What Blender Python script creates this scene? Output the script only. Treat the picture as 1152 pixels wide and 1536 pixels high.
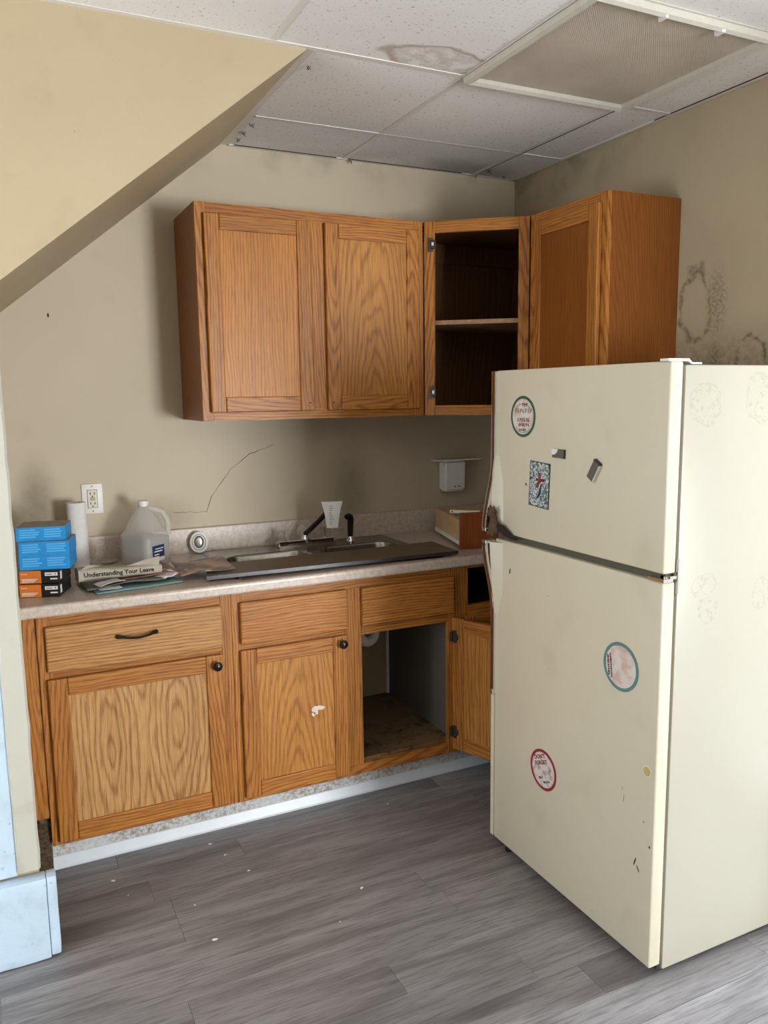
import bpy, bmesh, math, random
from mathutils import Matrix, Vector
from mathutils import noise as mnoise
random.seed(7)
for o in list(bpy.data.objects): bpy.data.objects.remove(o)
C = bpy.context.scene.collection
PI = math.pi
SC = bpy.context.scene

# ------------------------------------------------------------------ camera
CAM = Vector((-2.2687, -3.2411, 1.5382)); YAW, PITCH, ROLL, FPX = 0.45197, -0.14534, -0.0136, 1208.58
fwd = Vector((math.sin(YAW)*math.cos(PITCH), math.cos(YAW)*math.cos(PITCH), math.sin(PITCH)))
rgt = Vector((math.cos(YAW), -math.sin(YAW), 0)); upv = rgt.cross(fwd)
rgt, upv = (math.cos(ROLL)*rgt + math.sin(ROLL)*upv), (-math.sin(ROLL)*rgt + math.cos(ROLL)*upv)
cd = bpy.data.cameras.new('camera'); cam = bpy.data.objects.new('camera', cd); C.objects.link(cam)
cd.sensor_fit = 'VERTICAL'; cd.sensor_height = 36.0; cd.lens = FPX/1536*36.0
cd.clip_start = 0.05
Rm = Matrix((rgt, upv, -fwd)).transposed()
cam.matrix_world = Matrix.Translation(CAM) @ Rm.to_4x4()
SC.camera = cam

# ------------------------------------------------------------------ world, lights, exposure
H = 2.5047
YR = -7.0            # rear wall of the room, behind the camera
XL = -4.6            # far left wall of the room
XW = 2.2             # the room widens to here behind the glazed door
w = bpy.data.worlds.new('world'); SC.world = w; w.use_nodes = True
w.node_tree.nodes['Background'].inputs[0].default_value = (0.80, 0.90, 1.0, 1)
w.node_tree.nodes['Background'].inputs[1].default_value = 1.0
def area(name, loc, rot, sx, sy, power, col):
    l = bpy.data.lights.new(name, 'AREA'); l.shape = 'RECTANGLE'; l.size = sx; l.size_y = sy
    l.energy = power; l.color = col
    o = bpy.data.objects.new(name, l); C.objects.link(o); o.location = loc; o.rotation_euler = rot
    return o
# daylight through the window in the rear wall and through the glazed door in the right wall
area('daylight_rear_window', (0.42, YR+0.05, 1.00), (PI/2+0.35, 0, 0), 1.25, 1.4, 262, (0.93, 0.97, 1.0))
area('daylight_beyond_door', (3.2, -2.10, 2.55), (0, math.radians(58), 0), 1.3, 0.55, 480, (0.84, 0.92, 1.0))
area('daylight_left_window', (XL+0.05, -1.80, 1.40), (0, -PI/2-0.30, 0), 1.2, 1.3, 40, (0.90, 0.95, 1.0))
SC.view_settings.view_transform = 'Standard'; SC.view_settings.look = 'None'
SC.view_settings.gamma = 1.0; SC.view_settings.use_curve_mapping = False
SC.view_settings.exposure = 0.30

# ------------------------------------------------------------------ node helpers
class X:
    def __init__(s, nt, sk): s.nt = nt; s.sk = sk
    def _m(s, op, *a):
        n = s.nt.nodes.new('ShaderNodeMath'); n.operation = op
        for i, v in enumerate((s,)+a):
            if isinstance(v, X): s.nt.links.new(v.sk, n.inputs[i])
            else: n.inputs[i].default_value = v
        return X(s.nt, n.outputs[0])
    def __add__(s, b): return s._m('ADD', b)
    def __sub__(s, b): return s._m('SUBTRACT', b)
    def __mul__(s, b): return s._m('MULTIPLY', b)
    def __truediv__(s, b): return s._m('DIVIDE', b)
    def sin(s): return s._m('SINE')
    def sqrt(s): return s._m('SQRT')
    def abs(s): return s._m('ABSOLUTE')
    def pow(s, b): return s._m('POWER', b)
    def min(s, b): return s._m('MINIMUM', b)
    def max(s, b): return s._m('MAXIMUM', b)
    def smin(s, b, k): return s._m('SMOOTH_MIN', b, k)
    def step(s, a, b):                       # 0 at a .. 1 at b, clamped, smooth
        n = s.nt.nodes.new('ShaderNodeMapRange'); n.interpolation_type = 'SMOOTHSTEP'
        s.nt.links.new(s.sk, n.inputs[0])
        if a < b:
            n.inputs[1].default_value = a; n.inputs[2].default_value = b; n.inputs[3].default_value = 0; n.inputs[4].default_value = 1
        else:
            n.inputs[1].default_value = b; n.inputs[2].default_value = a; n.inputs[3].default_value = 1; n.inputs[4].default_value = 0
        return X(s.nt, n.outputs[0])
class MT:
    def __init__(s, name, rough=0.5, metal=0.0, spec=0.5, coat=0.0):
        s.m = bpy.data.materials.new(name); s.m.use_nodes = True; s.nt = s.m.node_tree
        s.b = s.nt.nodes['Principled BSDF']
        s.b.inputs['Roughness'].default_value = rough; s.b.inputs['Metallic'].default_value = metal
        s.b.inputs['Specular IOR Level'].default_value = spec
        if coat: s.b.inputs['Coat Weight'].default_value = coat; s.b.inputs['Coat Roughness'].default_value = 0.25
        tc = s.nt.nodes.new('ShaderNodeTexCoord'); s.vec = tc.outputs['Object']
        sp = s.nt.nodes.new('ShaderNodeSeparateXYZ'); s.nt.links.new(s.vec, sp.inputs[0])
        s.x, s.y, s.z = (X(s.nt, sp.outputs[i]) for i in range(3))
    def rand(s):
        n = s.nt.nodes.new('ShaderNodeObjectInfo'); return X(s.nt, n.outputs['Random'])
    def comb(s, x, y, z):
        n = s.nt.nodes.new('ShaderNodeCombineXYZ')
        for i, v in enumerate((x, y, z)):
            if isinstance(v, X): s.nt.links.new(v.sk, n.inputs[i])
            else: n.inputs[i].default_value = v
        return n.outputs[0]
    def noise(s, scale, detail=3, vec=None, rough=0.5, dist=0):
        n = s.nt.nodes.new('ShaderNodeTexNoise'); s.nt.links.new(vec or s.vec, n.inputs['Vector'])
        n.inputs['Scale'].default_value = scale; n.inputs['Detail'].default_value = detail
        n.inputs['Roughness'].default_value = rough; n.inputs['Distortion'].default_value = dist
        return X(s.nt, n.outputs[0])
    def voro(s, scale, vec=None):
        n = s.nt.nodes.new('ShaderNodeTexVoronoi'); s.nt.links.new(vec or s.vec, n.inputs['Vector'])
        n.inputs['Scale'].default_value = scale
        return X(s.nt, n.outputs['Distance'])
    def rgb(s, c):
        n = s.nt.nodes.new('ShaderNodeRGB'); n.outputs[0].default_value = (*c, 1); return n.outputs[0]
    def mix(s, f, a, b):
        n = s.nt.nodes.new('ShaderNodeMix'); n.data_type = 'RGBA'
        for sk, v in ((n.inputs[0], f), (n.inputs[6], a), (n.inputs[7], b)):
            if isinstance(v, X): s.nt.links.new(v.sk, sk)
            elif isinstance(v, tuple): sk.default_value = (*v, 1)
            elif isinstance(v, (int, float)): sk.default_value = v
            else: s.nt.links.new(v, sk)
        return n.outputs[2]
    def col(s, c):
        if isinstance(c, tuple): s.b.inputs['Base Color'].default_value = (*c, 1)
        else: s.nt.links.new(c, s.b.inputs['Base Color'])
        return s
    def rough(s, x): s.nt.links.new(x.sk, s.b.inputs['Roughness']); return s
    def bump(s, h, strength=0.2, dist=0.002):
        n = s.nt.nodes.new('ShaderNodeBump'); n.inputs['Strength'].default_value = strength; n.inputs['Distance'].default_value = dist
        s.nt.links.new(h.sk, n.inputs['Height']); s.nt.links.new(n.outputs[0], s.b.inputs['Normal']); return s
    def ell(s, a, a0, ra, b, b0, rb):        # normalised elliptical distance
        p = (a-a0)/ra; q = (b-b0)/rb
        return (p*p+q*q).sqrt()
def srgb(r, g, b):
    f = lambda v: (v/255/12.92) if v/255 <= 0.04045 else ((v/255+0.055)/1.055)**2.4
    return (f(r), f(g), f(b))
def plain(name, c, rough=0.5, metal=0.0, var=0.0, scale=40, spec=0.5):
    t = MT(name, rough, metal, spec)
    if var:
        d = tuple(v*(1-var) for v in c)
        t.col(t.mix(t.noise(scale, 4).step(0.3, 0.7), c, d))
    else: t.col(c)
    return t.m

# ------------------------------------------------------------------ materials
OL, OD = (0.52, 0.212, 0.042), (0.20, 0.058, 0.010)
def oak(name, axis, light=OL, dark=OD, period=0.011, centers=None, stretch=0.10, rnd=True, rough=0.40):
    t = MT(name, rough, 0, 0.30)
    if axis == 'z': a, l = t.x+t.y, t.z
    elif axis == 'x': a, l = t.z+t.y*0.8, t.x
    else: a, l = t.z+t.x*0.8, t.y
    r = t.rand()
    nv = t.comb(a*7.0+r*31.0, r*17.0, l*1.6)
    warp = t.noise(1.0, 3, nv)
    if centers:
        d = None
        for (ca, cl) in centers:
            p = (a-ca); q = (l-cl)*stretch
            e = (p*p+q*q).sqrt()
            d = e if d is None else d.smin(e, 0.02)
    else:
        p = (a - (r-0.5)*0.5 - 0.15); q = (l-(r*7.3).sin()*0.9+0.2)*stretch
        d = (p*p+q*q).sqrt()
    d = d + (warp-0.5)*(period*5.0) + (t.noise(1.0, 2, t.comb(a*60.0+r*7.0, r*5.0, l*7.0))-0.5)*(period*0.9)
    wv = ((d*(2*PI/period)).sin()*0.5+0.5)
    ring = wv.pow(2.5)
    fine = t.noise(1.0, 3, t.comb(a*520.0, r*9.0, l*13.0))
    fine2 = t.noise(1.0, 2, t.comb(a*110.0+r*5.0, r*3.0, l*2.2))
    big = t.noise(1.0, 2, t.comb(a*5.0+r*13.0, r*21.0, l*1.2))
    f = (ring*0.55 + fine2.step(0.42, 0.72)*0.32 + fine.step(0.47, 0.66)*0.50)
    c = t.mix(f, light, dark)
    c2 = t.mix(big.step(0.35, 0.75)*0.20, c, tuple(0.72*v for v in dark))
    t.col(c2); t.bump(fine+ring*0.4, 0.12, 0.0006)
    return t.m
M = {}
M['oak_v'] = oak('oak_vertical', 'z')
M['oak_h'] = oak('oak_horizontal', 'x')
M['oak_panel'] = oak('oak_panel_straight', 'z', (0.58, 0.240, 0.045), (0.31, 0.100, 0.016), 0.011, stretch=0.06)
M['oak_oval_lit'] = oak('oak_panel_oval_lit', 'z', (0.60, 0.335, 0.125), (0.27, 0.112, 0.032), 0.0205, centers=[(0.165, 0.26), (0.385, 0.31)], stretch=0.22)  # paler oak: direct light on the left base cabinet put into the colour
M['oak_cath'] = oak('oak_panel_cathedral', 'z', (0.54, 0.240, 0.052), (0.27, 0.094, 0.018), 0.014, centers=[(0.19, -0.35)], stretch=0.13)
M['oak_drawer_lit'] = oak('oak_drawer_lit', 'x', (0.55, 0.285, 0.095), (0.25, 0.095, 0.025), 0.012, stretch=0.06)  # oak lightened for the directly lit drawer front
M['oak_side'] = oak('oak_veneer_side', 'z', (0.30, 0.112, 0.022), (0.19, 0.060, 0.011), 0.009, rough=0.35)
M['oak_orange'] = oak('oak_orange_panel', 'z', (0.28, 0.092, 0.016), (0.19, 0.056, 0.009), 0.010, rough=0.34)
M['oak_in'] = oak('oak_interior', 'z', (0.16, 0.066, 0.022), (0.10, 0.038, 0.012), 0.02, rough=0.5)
M['cleat'] = plain('pine_cleat', (0.34, 0.22, 0.12), 0.6, var=0.3)
M['shelf_edge'] = plain('shelf_board', (0.38, 0.22, 0.10), 0.55, var=0.25)

def wallmat(name, base, kind):
    t = MT(name, 0.55, 0, 0.35)
    n1 = t.noise(1.7, 4); n2 = t.noise(9, 5); n3 = t.noise(260, 2)
    c = t.mix(n1.step(0.35, 0.7)*0.5, base, tuple(v*0.86 for v in base))
    c = t.mix(n2.step(0.55, 0.8)*0.35, c, tuple(v*f for v, f in zip(base, (0.80, 0.78, 0.74))))
    h = n3*0.5+n2*1.2
    if kind == 'back':
        sm = t.noise(30, 5)
        soil = t.ell(t.x, -2.13, 0.10, t.z, 1.12, 0.26).step(1.0, 0.1)
        soil = soil.max(t.ell(t.x, -0.86, 0.16, t.z, 1.12, 0.30).step(1.0, 0.1)*0.7)
        soil = soil.max(t.ell(t.x, -1.70, 0.20, t.z, 1.06, 0.12).step(1.0, 0.2)*0.5)
        c = t.mix(soil*(sm*0.5+0.45), c, (0.17, 0.13, 0.085))
        spots = t.noise(55, 4).step(0.70, 0.78)*t.noise(4, 2).step(0.45, 0.65)
        c = t.mix(spots*0.35, c, (0.20, 0.17, 0.13))
        grime = t.z.step(2.36, 2.50)*t.noise(5, 5).step(0.45, 0.75)
        c = t.mix(grime*0.40, c, (0.05, 0.04, 0.03))
        nail = t.ell(t.x, -2.046, 0.004, t.z, 1.839, 0.009).step(1.1, 0.7)
        c = t.mix(nail, c, (0.01, 0.008, 0.006))
    if kind == 'right':
        sm = t.noise(34, 6, rough=0.7); sm2 = t.noise(90, 4, rough=0.7)
        sc = t.noise(7, 3)
        wob = (sc-0.5)*1.3 + (t.noise(21, 4)-0.5)*0.8
        e = t.ell(t.y, -1.105, 0.060, t.z, 1.835, 0.125)+wob
        ring = (e-1.0).abs().step(0.28, 0.0)
        body = t.ell(t.y, -1.195, 0.060, t.z, 1.83, 0.15).step(1.1, 0.25)*sm2.step(0.38, 0.62)
        drip = t.ell(t.y, -1.195, 0.04, t.z, 1.63, 0.10).step(1.1, 0.2)*sm2.step(0.33, 0.6)
        ring2 = (t.ell(t.y, -1.34, 0.06, t.z, 1.63, 0.07)+wob-1.0).abs().step(0.30, 0.0)*sm.step(0.40, 0.62)
        low = t.z.step(1.80, 1.55)*t.ell(t.y, -1.15, 0.45, t.z, 1.60, 0.3).step(1.0, 0.3)
        f = ring*0.62*sm.step(0.34, 0.58)
        f = f.max(body*0.50).max(drip*0.60).max(ring2*0.7).max(low*sm.step(0.35, 0.65)*0.5)
        c = t.mix(f, c, (0.055, 0.038, 0.022))
        grime = t.z.step(2.28, 2.50)*t.noise(6, 5).step(0.42, 0.72)*t.y.step(-1.1, -0.3)
        c = t.mix(grime*0.50, c, (0.05, 0.04, 0.03))
    if kind == 'left':
        sp = t.noise(75, 3).step(0.735, 0.775)*t.noise(3, 2).step(0.45, 0.6)
        c = t.mix(sp*0.6, c, (0.10, 0.08, 0.05))
    t.col(c); t.bump(h, 0.25, 0.0015)
    return t.m
WB = srgb(196, 181, 148)
M['wall_back'] = wallmat('beige_wall_paint_scuffed', srgb(200, 185, 160), 'back')
M['wall_right'] = wallmat('beige_wall_paint_sooty', srgb(186, 170, 142), 'right')
M['wall_left'] = wallmat('beige_wall_paint_bulkhead', srgb(184, 166, 135), 'left')
M['room'] = plain('room_paint', srgb(204, 200, 192), 0.6, var=0.05, scale=3)
t = MT('white_trim_paint', 0.45); n = t.noise(14, 5)
c = t.mix(n.step(0.45, 0.70)*0.45, srgb(192, 212, 228), srgb(166, 182, 192)); c = t.mix(t.noise(55, 4).step(0.66, 0.72)*0.5, c, srgb(140, 146, 146)); t.col(c); t.bump(t.noise(30, 5), 0.7, 0.004); M['white_trim'] = t.m
t = MT('cream_trim_paint', 0.4); n = t.noise(9, 5)
t.col(t.mix(n.step(0.55, 0.75)*0.6, srgb(192, 189, 176), srgb(170, 165, 150))); t.bump(t.noise(22, 4), 0.3, 0.003); M['cream_trim'] = t.m
t = MT('rough_plaster', 0.9); n = t.noise(60, 6, rough=0.7)
t.col(t.mix(n.step(0.35, 0.65), (0.20, 0.16, 0.12), (0.07, 0.05, 0.035))); t.bump(n, 1.0, 0.006); M['plaster'] = t.m
# ceiling tile
def tilemat(name, stain):
    t = MT(name, 0.9, 0, 0.1)
    sp = t.voro(150); fl = t.noise(95, 3)
    base = srgb(240, 238, 234)
    c = t.mix(t.noise(2.2, 3).step(0.4, 0.75)*0.5, base, srgb(226, 222, 217))
    c = t.mix(fl.step(0.63, 0.70)*0.55, c, srgb(120, 112, 104))
    if stain:
        wob = (t.noise(9, 4)-0.5)*0.9
        e = t.ell(t.x, -1.00, 0.16, t.y, -1.045, 0.075)+wob
        ring = (e-1.0).abs().step(0.20, 0.0); ins = e.step(1.05, 0.8)*t.noise(26, 4).step(0.3, 0.7)
        c = t.mix((ring*0.60).max(ins*0.38), c, srgb(150, 112, 74))
    back_tone = t.ell(t.x, -0.25, 1.5, t.y, 0.0, 0.42).step(1.0, 0.0)*t.noise(3, 4).step(0.30, 0.7)  # patchy darkening of the tiles towards the back wall and corner
    c = t.mix(back_tone*0.55, c, srgb(96, 88, 82))
    t.col(c); t.bump(fl, 0.4, 0.002)
    return t.m
M['tile'] = tilemat('acoustic_tile', False); M['tile_stain'] = tilemat('acoustic_tile_stained', True)
t = MT('grid_bar_paint', 0.45); n = t.noise(40, 5)
t.col(t.mix(n.step(0.66, 0.78)*0.6, srgb(226, 222, 214), srgb(130, 118, 102))); M['tbar'] = t.m
M['gap'] = plain('dark_gap', (0.008, 0.007, 0.006), 0.9)
t = MT('prismatic_diffuser', 0.35, 0, 0.4)
pv = (t.x*900).sin()*(t.y*900).sin()
t.col(t.mix(t.noise(4, 3).step(0.35, 0.7), srgb(204, 192, 176), srgb(188, 176, 160))); t.bump(pv, 0.5, 0.001); M['diffuser'] = t.m
# floor planks
t = MT('grey_vinyl_plank', 0.42, 0, 0.4); r = t.rand()
nv = t.comb(t.x*1.6+r*57.0, t.y*16.0+r*91.0, r*33.0)
g1 = t.noise(1.0, 5, nv, 0.6, 0.6); g2 = t.noise(1.0, 4, t.comb(t.x*9.0+r*57.0, t.y*150.0, r*7.0), 0.6)
g3 = t.noise(1.0, 3, t.comb(t.x*1.1+r*20.0, t.y*6.0, r*8.0))
c = t.mix(g1.step(0.30, 0.72), srgb(156, 153, 154), srgb(118, 114, 115))
c = t.mix(g2.step(0.45, 0.70)*0.60, c, srgb(86, 82, 83))
c = t.mix(g3.step(0.52, 0.68)*0.60, c, srgb(82, 78, 79))
c = t.mix(r*0.30, c, srgb(98, 94, 95))
t.col(c); t.bump(g2, 0.12, 0.0006); t.rough(g1*0.18+0.34); M['plank'] = t.m
# counter laminate
t = MT('speckled_laminate', 0.30, 0, 0.5)
n1 = t.noise(55, 5, rough=0.7); n2 = t.noise(260, 3)
c = t.mix(n1.step(0.38, 0.65), srgb(206, 192, 178), srgb(188, 170, 155))
c = t.mix(n2.step(0.58, 0.72)*0.40, c, srgb(128, 105, 88)); t.col(c); M['laminate'] = t.m
# toe kick
t = MT('mottled_toe_kick', 0.6); n = t.noise(70, 5, rough=0.75); n2 = t.noise(5, 3)
c = t.mix((n.step(0.42, 0.62)*n2.step(0.25, 0.6)), srgb(206, 208, 208), srgb(146, 132, 114)); t.col(c); M['toekick'] = t.m
M['vinyl_white'] = plain('white_vinyl_base', srgb(214, 220, 226), 0.35, var=0.06, scale=12)
# fridge
def fridgemat(name, base, side):
    t = MT(name, 0.30, 0, 0.5)
    c = t.mix(t.noise(2.5, 4).step(0.35, 0.75)*0.4, base, tuple(v*0.92 for v in base))
    if side:
        sm = t.noise(70, 5, rough=0.7)
        f = None
        for (cx, cz, rx, rz) in ((-0.70, 1.505, 0.052, 0.062), (-0.51, 1.52, 0.060, 0.070), (-0.665, 0.985, 0.040, 0.045), (-0.475, 1.005, 0.034, 0.045), (-0.68, 1.05, 0.05, 0.03)):
            e = t.ell(t.x, cx, rx, t.z, cz, rz)+(t.noise(18, 5)-0.5)*1.3
            rr = (e-0.9).abs().step(0.12, 0.0)*0.6*sm.step(0.35, 0.6)
            rr = rr.max(e.step(1.0, 0.8)*sm.step(0.52, 0.62)*0.6)
            f = rr if f is None else f.max(rr)
        c = t.mix(f*0.55, c, srgb(150, 140, 116))
        t.bump(f+t.noise(40, 2)*0.1, 0.15, 0.0012)
    else:
        spk = t.noise(38, 3).step(0.745, 0.77)
        c = t.mix(spk*0.35, c, srgb(140, 126, 100))
        c = t.mix(t.noise(6, 5).step(0.55, 0.8)*0.25, c, srgb(176, 164, 138))
        t.bump(t.noise(420, 2), 0.06, 0.0006)
    t.col(c); return t.m
ALM = srgb(188, 184, 169)  # same paint as the doors, darkened to offset the light on this side
M['fr_door'] = fridgemat('almond_door_enamel', srgb(212, 204, 182), False)
M['fr_side'] = fridgemat('almond_side_enamel_dimmed', ALM, True)
M['almond'] = plain('almond_plastic', srgb(212, 205, 184), 0.35)
M['gasket'] = plain('olive_gasket', srgb(150, 142, 116), 0.6)
M['gapgrey'] = plain('gap_grey', srgb(88, 86, 72), 0.6)
M['chrome'] = plain('chrome', (0.75, 0.75, 0.76), 0.12, 1.0)
M['steel'] = plain('brushed_steel', (0.34, 0.315, 0.28), 0.26, 1.0, var=0.15, scale=60)
M['brownwood'] = oak('handle_woodgrain', 'z', (0.12, 0.050, 0.022), (0.05, 0.02, 0.01), 0.006)
M['black'] = plain('black_plastic', (0.012, 0.011, 0.011), 0.3)
M['bronze'] = plain('dark_bronze', (0.035, 0.028, 0.024), 0.22, 0.7)
M['zinc'] = plain('dark_zinc_hinge', (0.10, 0.09, 0.08), 0.4, 0.8)
M['white'] = plain('white_plastic', srgb(232, 230, 224), 0.4)
M['offwhite'] = plain('offwhite_plastic', srgb(214, 206, 186), 0.4)
M['paper'] = plain('white_paper', srgb(228, 226, 222), 0.8, var=0.05, scale=20)
M['towel'] = plain('paper_towel', srgb(228, 224, 222), 0.9, var=0.06, scale=60)
M['news'] = plain('newsprint', srgb(182, 172, 156), 0.85, var=0.12, scale=30)
M['newsink'] = plain('news_ink', (0.012, 0.011, 0.012), 0.8)
M['teal'] = plain('teal_folder', srgb(128, 162, 162), 0.6, var=0.08)
M['greysheet'] = plain('grey_magazine', srgb(120, 120, 108), 0.6, var=0.4, scale=18)
t = MT('printed_flyer', 0.45); n = t.noise(28, 4); n2 = t.noise(11, 2)
c = t.mix(n2.step(0.40, 0.58), srgb(186, 150, 128), srgb(120, 108, 108)); c = t.mix(n.step(0.58, 0.68), c, srgb(110, 66, 54))
c = t.mix(t.noise(17, 2).step(0.62, 0.7), c, srgb(206, 196, 180)); t.col(c); M['flyer'] = t.m
M['bluebox'] = plain('blue_carton', srgb(32, 150, 224), 0.45, var=0.10, scale=25)
M['bluelt'] = plain('light_blue_print', srgb(96, 184, 238), 0.5)
M['orangebox'] = plain('orange_carton', srgb(222, 122, 44), 0.45, var=0.08)
M['blackbox'] = plain('black_carton', srgb(28, 26, 28), 0.35)
M['cardgrey'] = plain('grey_carton_top', srgb(150, 146, 132), 0.6, var=0.2)
M['inkred'] = plain('red_ink', srgb(132, 34, 42), 0.6)
M['inkdark'] = plain('dark_ink', srgb(46, 36, 40), 0.6)
M['ringgreen'] = plain('green_ring', srgb(44, 98, 76), 0.5, var=0.1)
M['ringteal'] = plain('teal_ring', srgb(92, 138, 136), 0.5, var=0.1)
M['ringred'] = plain('red_ring', srgb(150, 36, 50), 0.5, var=0.1)
t = MT('sticker_pink_white', 0.5); t.col(t.mix(t.noise(28, 4).step(0.4, 0.65), srgb(220, 212, 204), srgb(206, 176, 166))); M['stk'] = t.m
t = MT('sticker_grey_white', 0.5); t.col(t.mix(t.noise(45, 4).step(0.45, 0.7), srgb(216, 206, 200), srgb(150, 136, 132))); M['stk2'] = t.m
t = MT('scribbled_art', 0.4)
n = t.noise(75, 4, dist=2.5); n2 = t.noise(45, 4, dist=2.0)
c = t.mix(n.step(0.45, 0.55), srgb(206, 212, 206), srgb(62, 96, 108)); c = t.mix(n2.step(0.56, 0.62), c, srgb(30, 34, 48)); t.col(c); M['art'] = t.m
M['magnet'] = plain('grey_magnet', srgb(118, 114, 108), 0.35, 0.5)
M['magdark'] = plain('magnet_dark', srgb(52, 48, 46), 0.5)
M['plush'] = plain('brown_fur', srgb(98, 74, 58), 0.95, var=0.35, scale=120)
M['plushdark'] = plain('dark_fur', srgb(48, 34, 28), 0.95, var=0.3, scale=120)
M['board'] = plain('grey_brown_board', srgb(112, 93, 73), 0.45, var=0.12, scale=8, spec=0.25)
M['boardedge'] = plain('board_edge_band', (0.07, 0.07, 0.072), 0.25, 0.5)
M['drawerside'] = plain('birch_ply', srgb(206, 172, 128), 0.5, var=0.12, scale=20)
M['drawerfront'] = oak('drawer_front_reddish', 'z', (0.30, 0.085, 0.018), (0.20, 0.05, 0.012), 0.012)
M['pvc'] = plain('white_pvc', srgb(222, 220, 212), 0.35)
M['liner'] = plain('cabinet_liner_shaded', srgb(104, 98, 90), 0.5, var=0.08, scale=6)  # liner darkened: the refrigerator's shadow in the cabinet is part of its colour
t = MT('stained_cabinet_floor', 0.7); n = t.noise(12, 6, rough=0.7); n2 = t.noise(4, 3)
t.col(t.mix((n.step(0.45, 0.68)*n2.step(0.35, 0.6)), srgb(118, 92, 62), srgb(34, 26, 20))); M['cabfloor'] = t.m
M['tanback'] = plain('tan_back_panel', srgb(170, 146, 112), 0.7, var=0.1, scale=5)
M['tornpaper'] = plain('torn_label', srgb(228, 214, 200), 0.8, var=0.15, scale=90)
def translucent(name, col, tr, al):
    t = MT(name, 0.3); nt = t.nt; t.col(col)
    tl = nt.nodes.new('ShaderNodeBsdfTranslucent'); tl.inputs[0].default_value = (*col, 1)
    tp = nt.nodes.new('ShaderNodeBsdfTransparent')
    m1 = nt.nodes.new('ShaderNodeMixShader'); m1.inputs[0].default_value = tr
    m2 = nt.nodes.new('ShaderNodeMixShader'); m2.inputs[0].default_value = al
    nt.links.new(t.b.outputs[0], m1.inputs[1]); nt.links.new(tl.outputs[0], m1.inputs[2])
    nt.links.new(m1.outputs[0], m2.inputs[1]); nt.links.new(tp.outputs[0], m2.inputs[2])
    nt.links.new(m2.outputs[0], nt.nodes['Material Output'].inputs[0]); return t.m
M['hdpe'] = translucent('milky_hdpe', srgb(238, 236, 232), 0.40, 0.55)
M['water'] = translucent('water_in_jug', srgb(190, 189, 186), 0.35, 0.35)
M['acrylic'] = translucent('clear_acrylic', srgb(190, 180, 160), 0.2, 0.72)
M['pane'] = translucent('window_pane', srgb(225, 232, 238), 0.2, 0.85)

# ------------------------------------------------------------------ mesh helpers
def T(x=0, y=0, z=0): return Matrix.Translation((x, y, z))
def RZ(a): return Matrix.Rotation(a, 4, 'Z')
def bx(bm, x0, x1, y0, y1, z0, z1, bev=0.0, seg=1):
    m = T((x0+x1)/2, (y0+y1)/2, (z0+z1)/2) @ Matrix.Diagonal((x1-x0, y1-y0, z1-z0, 1))
    r = bmesh.ops.create_cube(bm, size=1, matrix=m)
    if bev:
        es = {e for v in r['verts'] for e in v.link_edges}
        bmesh.ops.bevel(bm, geom=list(es), offset=bev, segments=seg, affect='EDGES', profile=0.5)
def prism(bm, pts, h0, h1, plane='xy'):
    def P(a, b, h): return {'xy': (a, b, h), 'xz': (a, h, b), 'yz': (h, a, b)}[plane]
    lo = [bm.verts.new(P(a, b, h0)) for a, b in pts]; hi = [bm.verts.new(P(a, b, h1)) for a, b in pts]
    n = len(pts); bm.faces.new(lo); bm.faces.new(hi)
    for i in range(n): bm.faces.new((lo[i], lo[(i+1) % n], hi[(i+1) % n], hi[i]))
    bmesh.ops.recalc_face_normals(bm, faces=bm.faces)
def loft(bm, rings, cap=True, close=True):
    R = [[bm.verts.new(p) for p in r] for r in rings]; n = len(R[0])
    for a, b in zip(R, R[1:]):
        for i in range(n if close else n-1): bm.faces.new((a[i], a[(i+1) % n], b[(i+1) % n], b[i]))
    if cap: bm.faces.new(R[0]); bm.faces.new(R[-1])
    bmesh.ops.recalc_face_normals(bm, faces=bm.faces)
    return R
def lathe(bm, prof, seg=24, m=None):
    rings = [[(r*math.cos(2*PI*i/seg), r*math.sin(2*PI*i/seg), z) for i in range(seg)] for r, z in prof]
    before = set(bm.verts)
    loft(bm, rings)
    if m is not None: bmesh.ops.transform(bm, matrix=m, verts=[v for v in bm.verts if v not in before])
def tube(bm, pts, rad, seg=10):
    pts = [Vector(p) for p in pts]; rad = rad if isinstance(rad, (list, tuple)) else [rad]*len(pts)
    rings = []; up = Vector((0.13, 0.21, 0.97)); prev = None
    for i, p in enumerate(pts):
        d = (pts[min(i+1, len(pts)-1)]-pts[max(i-1, 0)]).normalized()
        a = d.cross(up) if prev is None else prev-d*prev.dot(d)
        a.normalize(); b = d.cross(a); prev = a
        rings.append([tuple(p+(a*math.cos(2*PI*k/seg)+b*math.sin(2*PI*k/seg))*rad[i]) for k in range(seg)])
    loft(bm, rings)
def rrect(x0, x1, y0, y1, r, z, seg=5):
    out = []
    for cx, cy, a0 in ((x1-r, y1-r, 0), (x0+r, y1-r, PI/2), (x0+r, y0+r, PI), (x1-r, y0+r, 3*PI/2)):
        for k in range(seg+1):
            a = a0+k/seg*PI/2; out.append((cx+r*math.cos(a), cy+r*math.sin(a), z))
    return out
def obj(name, bm, mat, parent=None, smooth=False, mtx=None):
    if mtx is not None: bm.transform(mtx)
    me = bpy.data.meshes.new(name); bm.to_mesh(me); bm.free()
    me.materials.append(M[mat] if isinstance(mat, str) else mat)
    if smooth:
        for p in me.polygons: p.use_smooth = True
        try: me.set_sharp_from_angle(angle=math.radians(38))
        except Exception: pass
    o = bpy.data.objects.new(name, me); C.objects.link(o)
    if parent: o.parent = parent
    return o
def box(name, mat, b, parent=None, bev=0.0, seg=1):
    bm = bmesh.new(); bx(bm, *b, bev=bev, seg=seg); return obj(name, bm, mat, parent)
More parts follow.
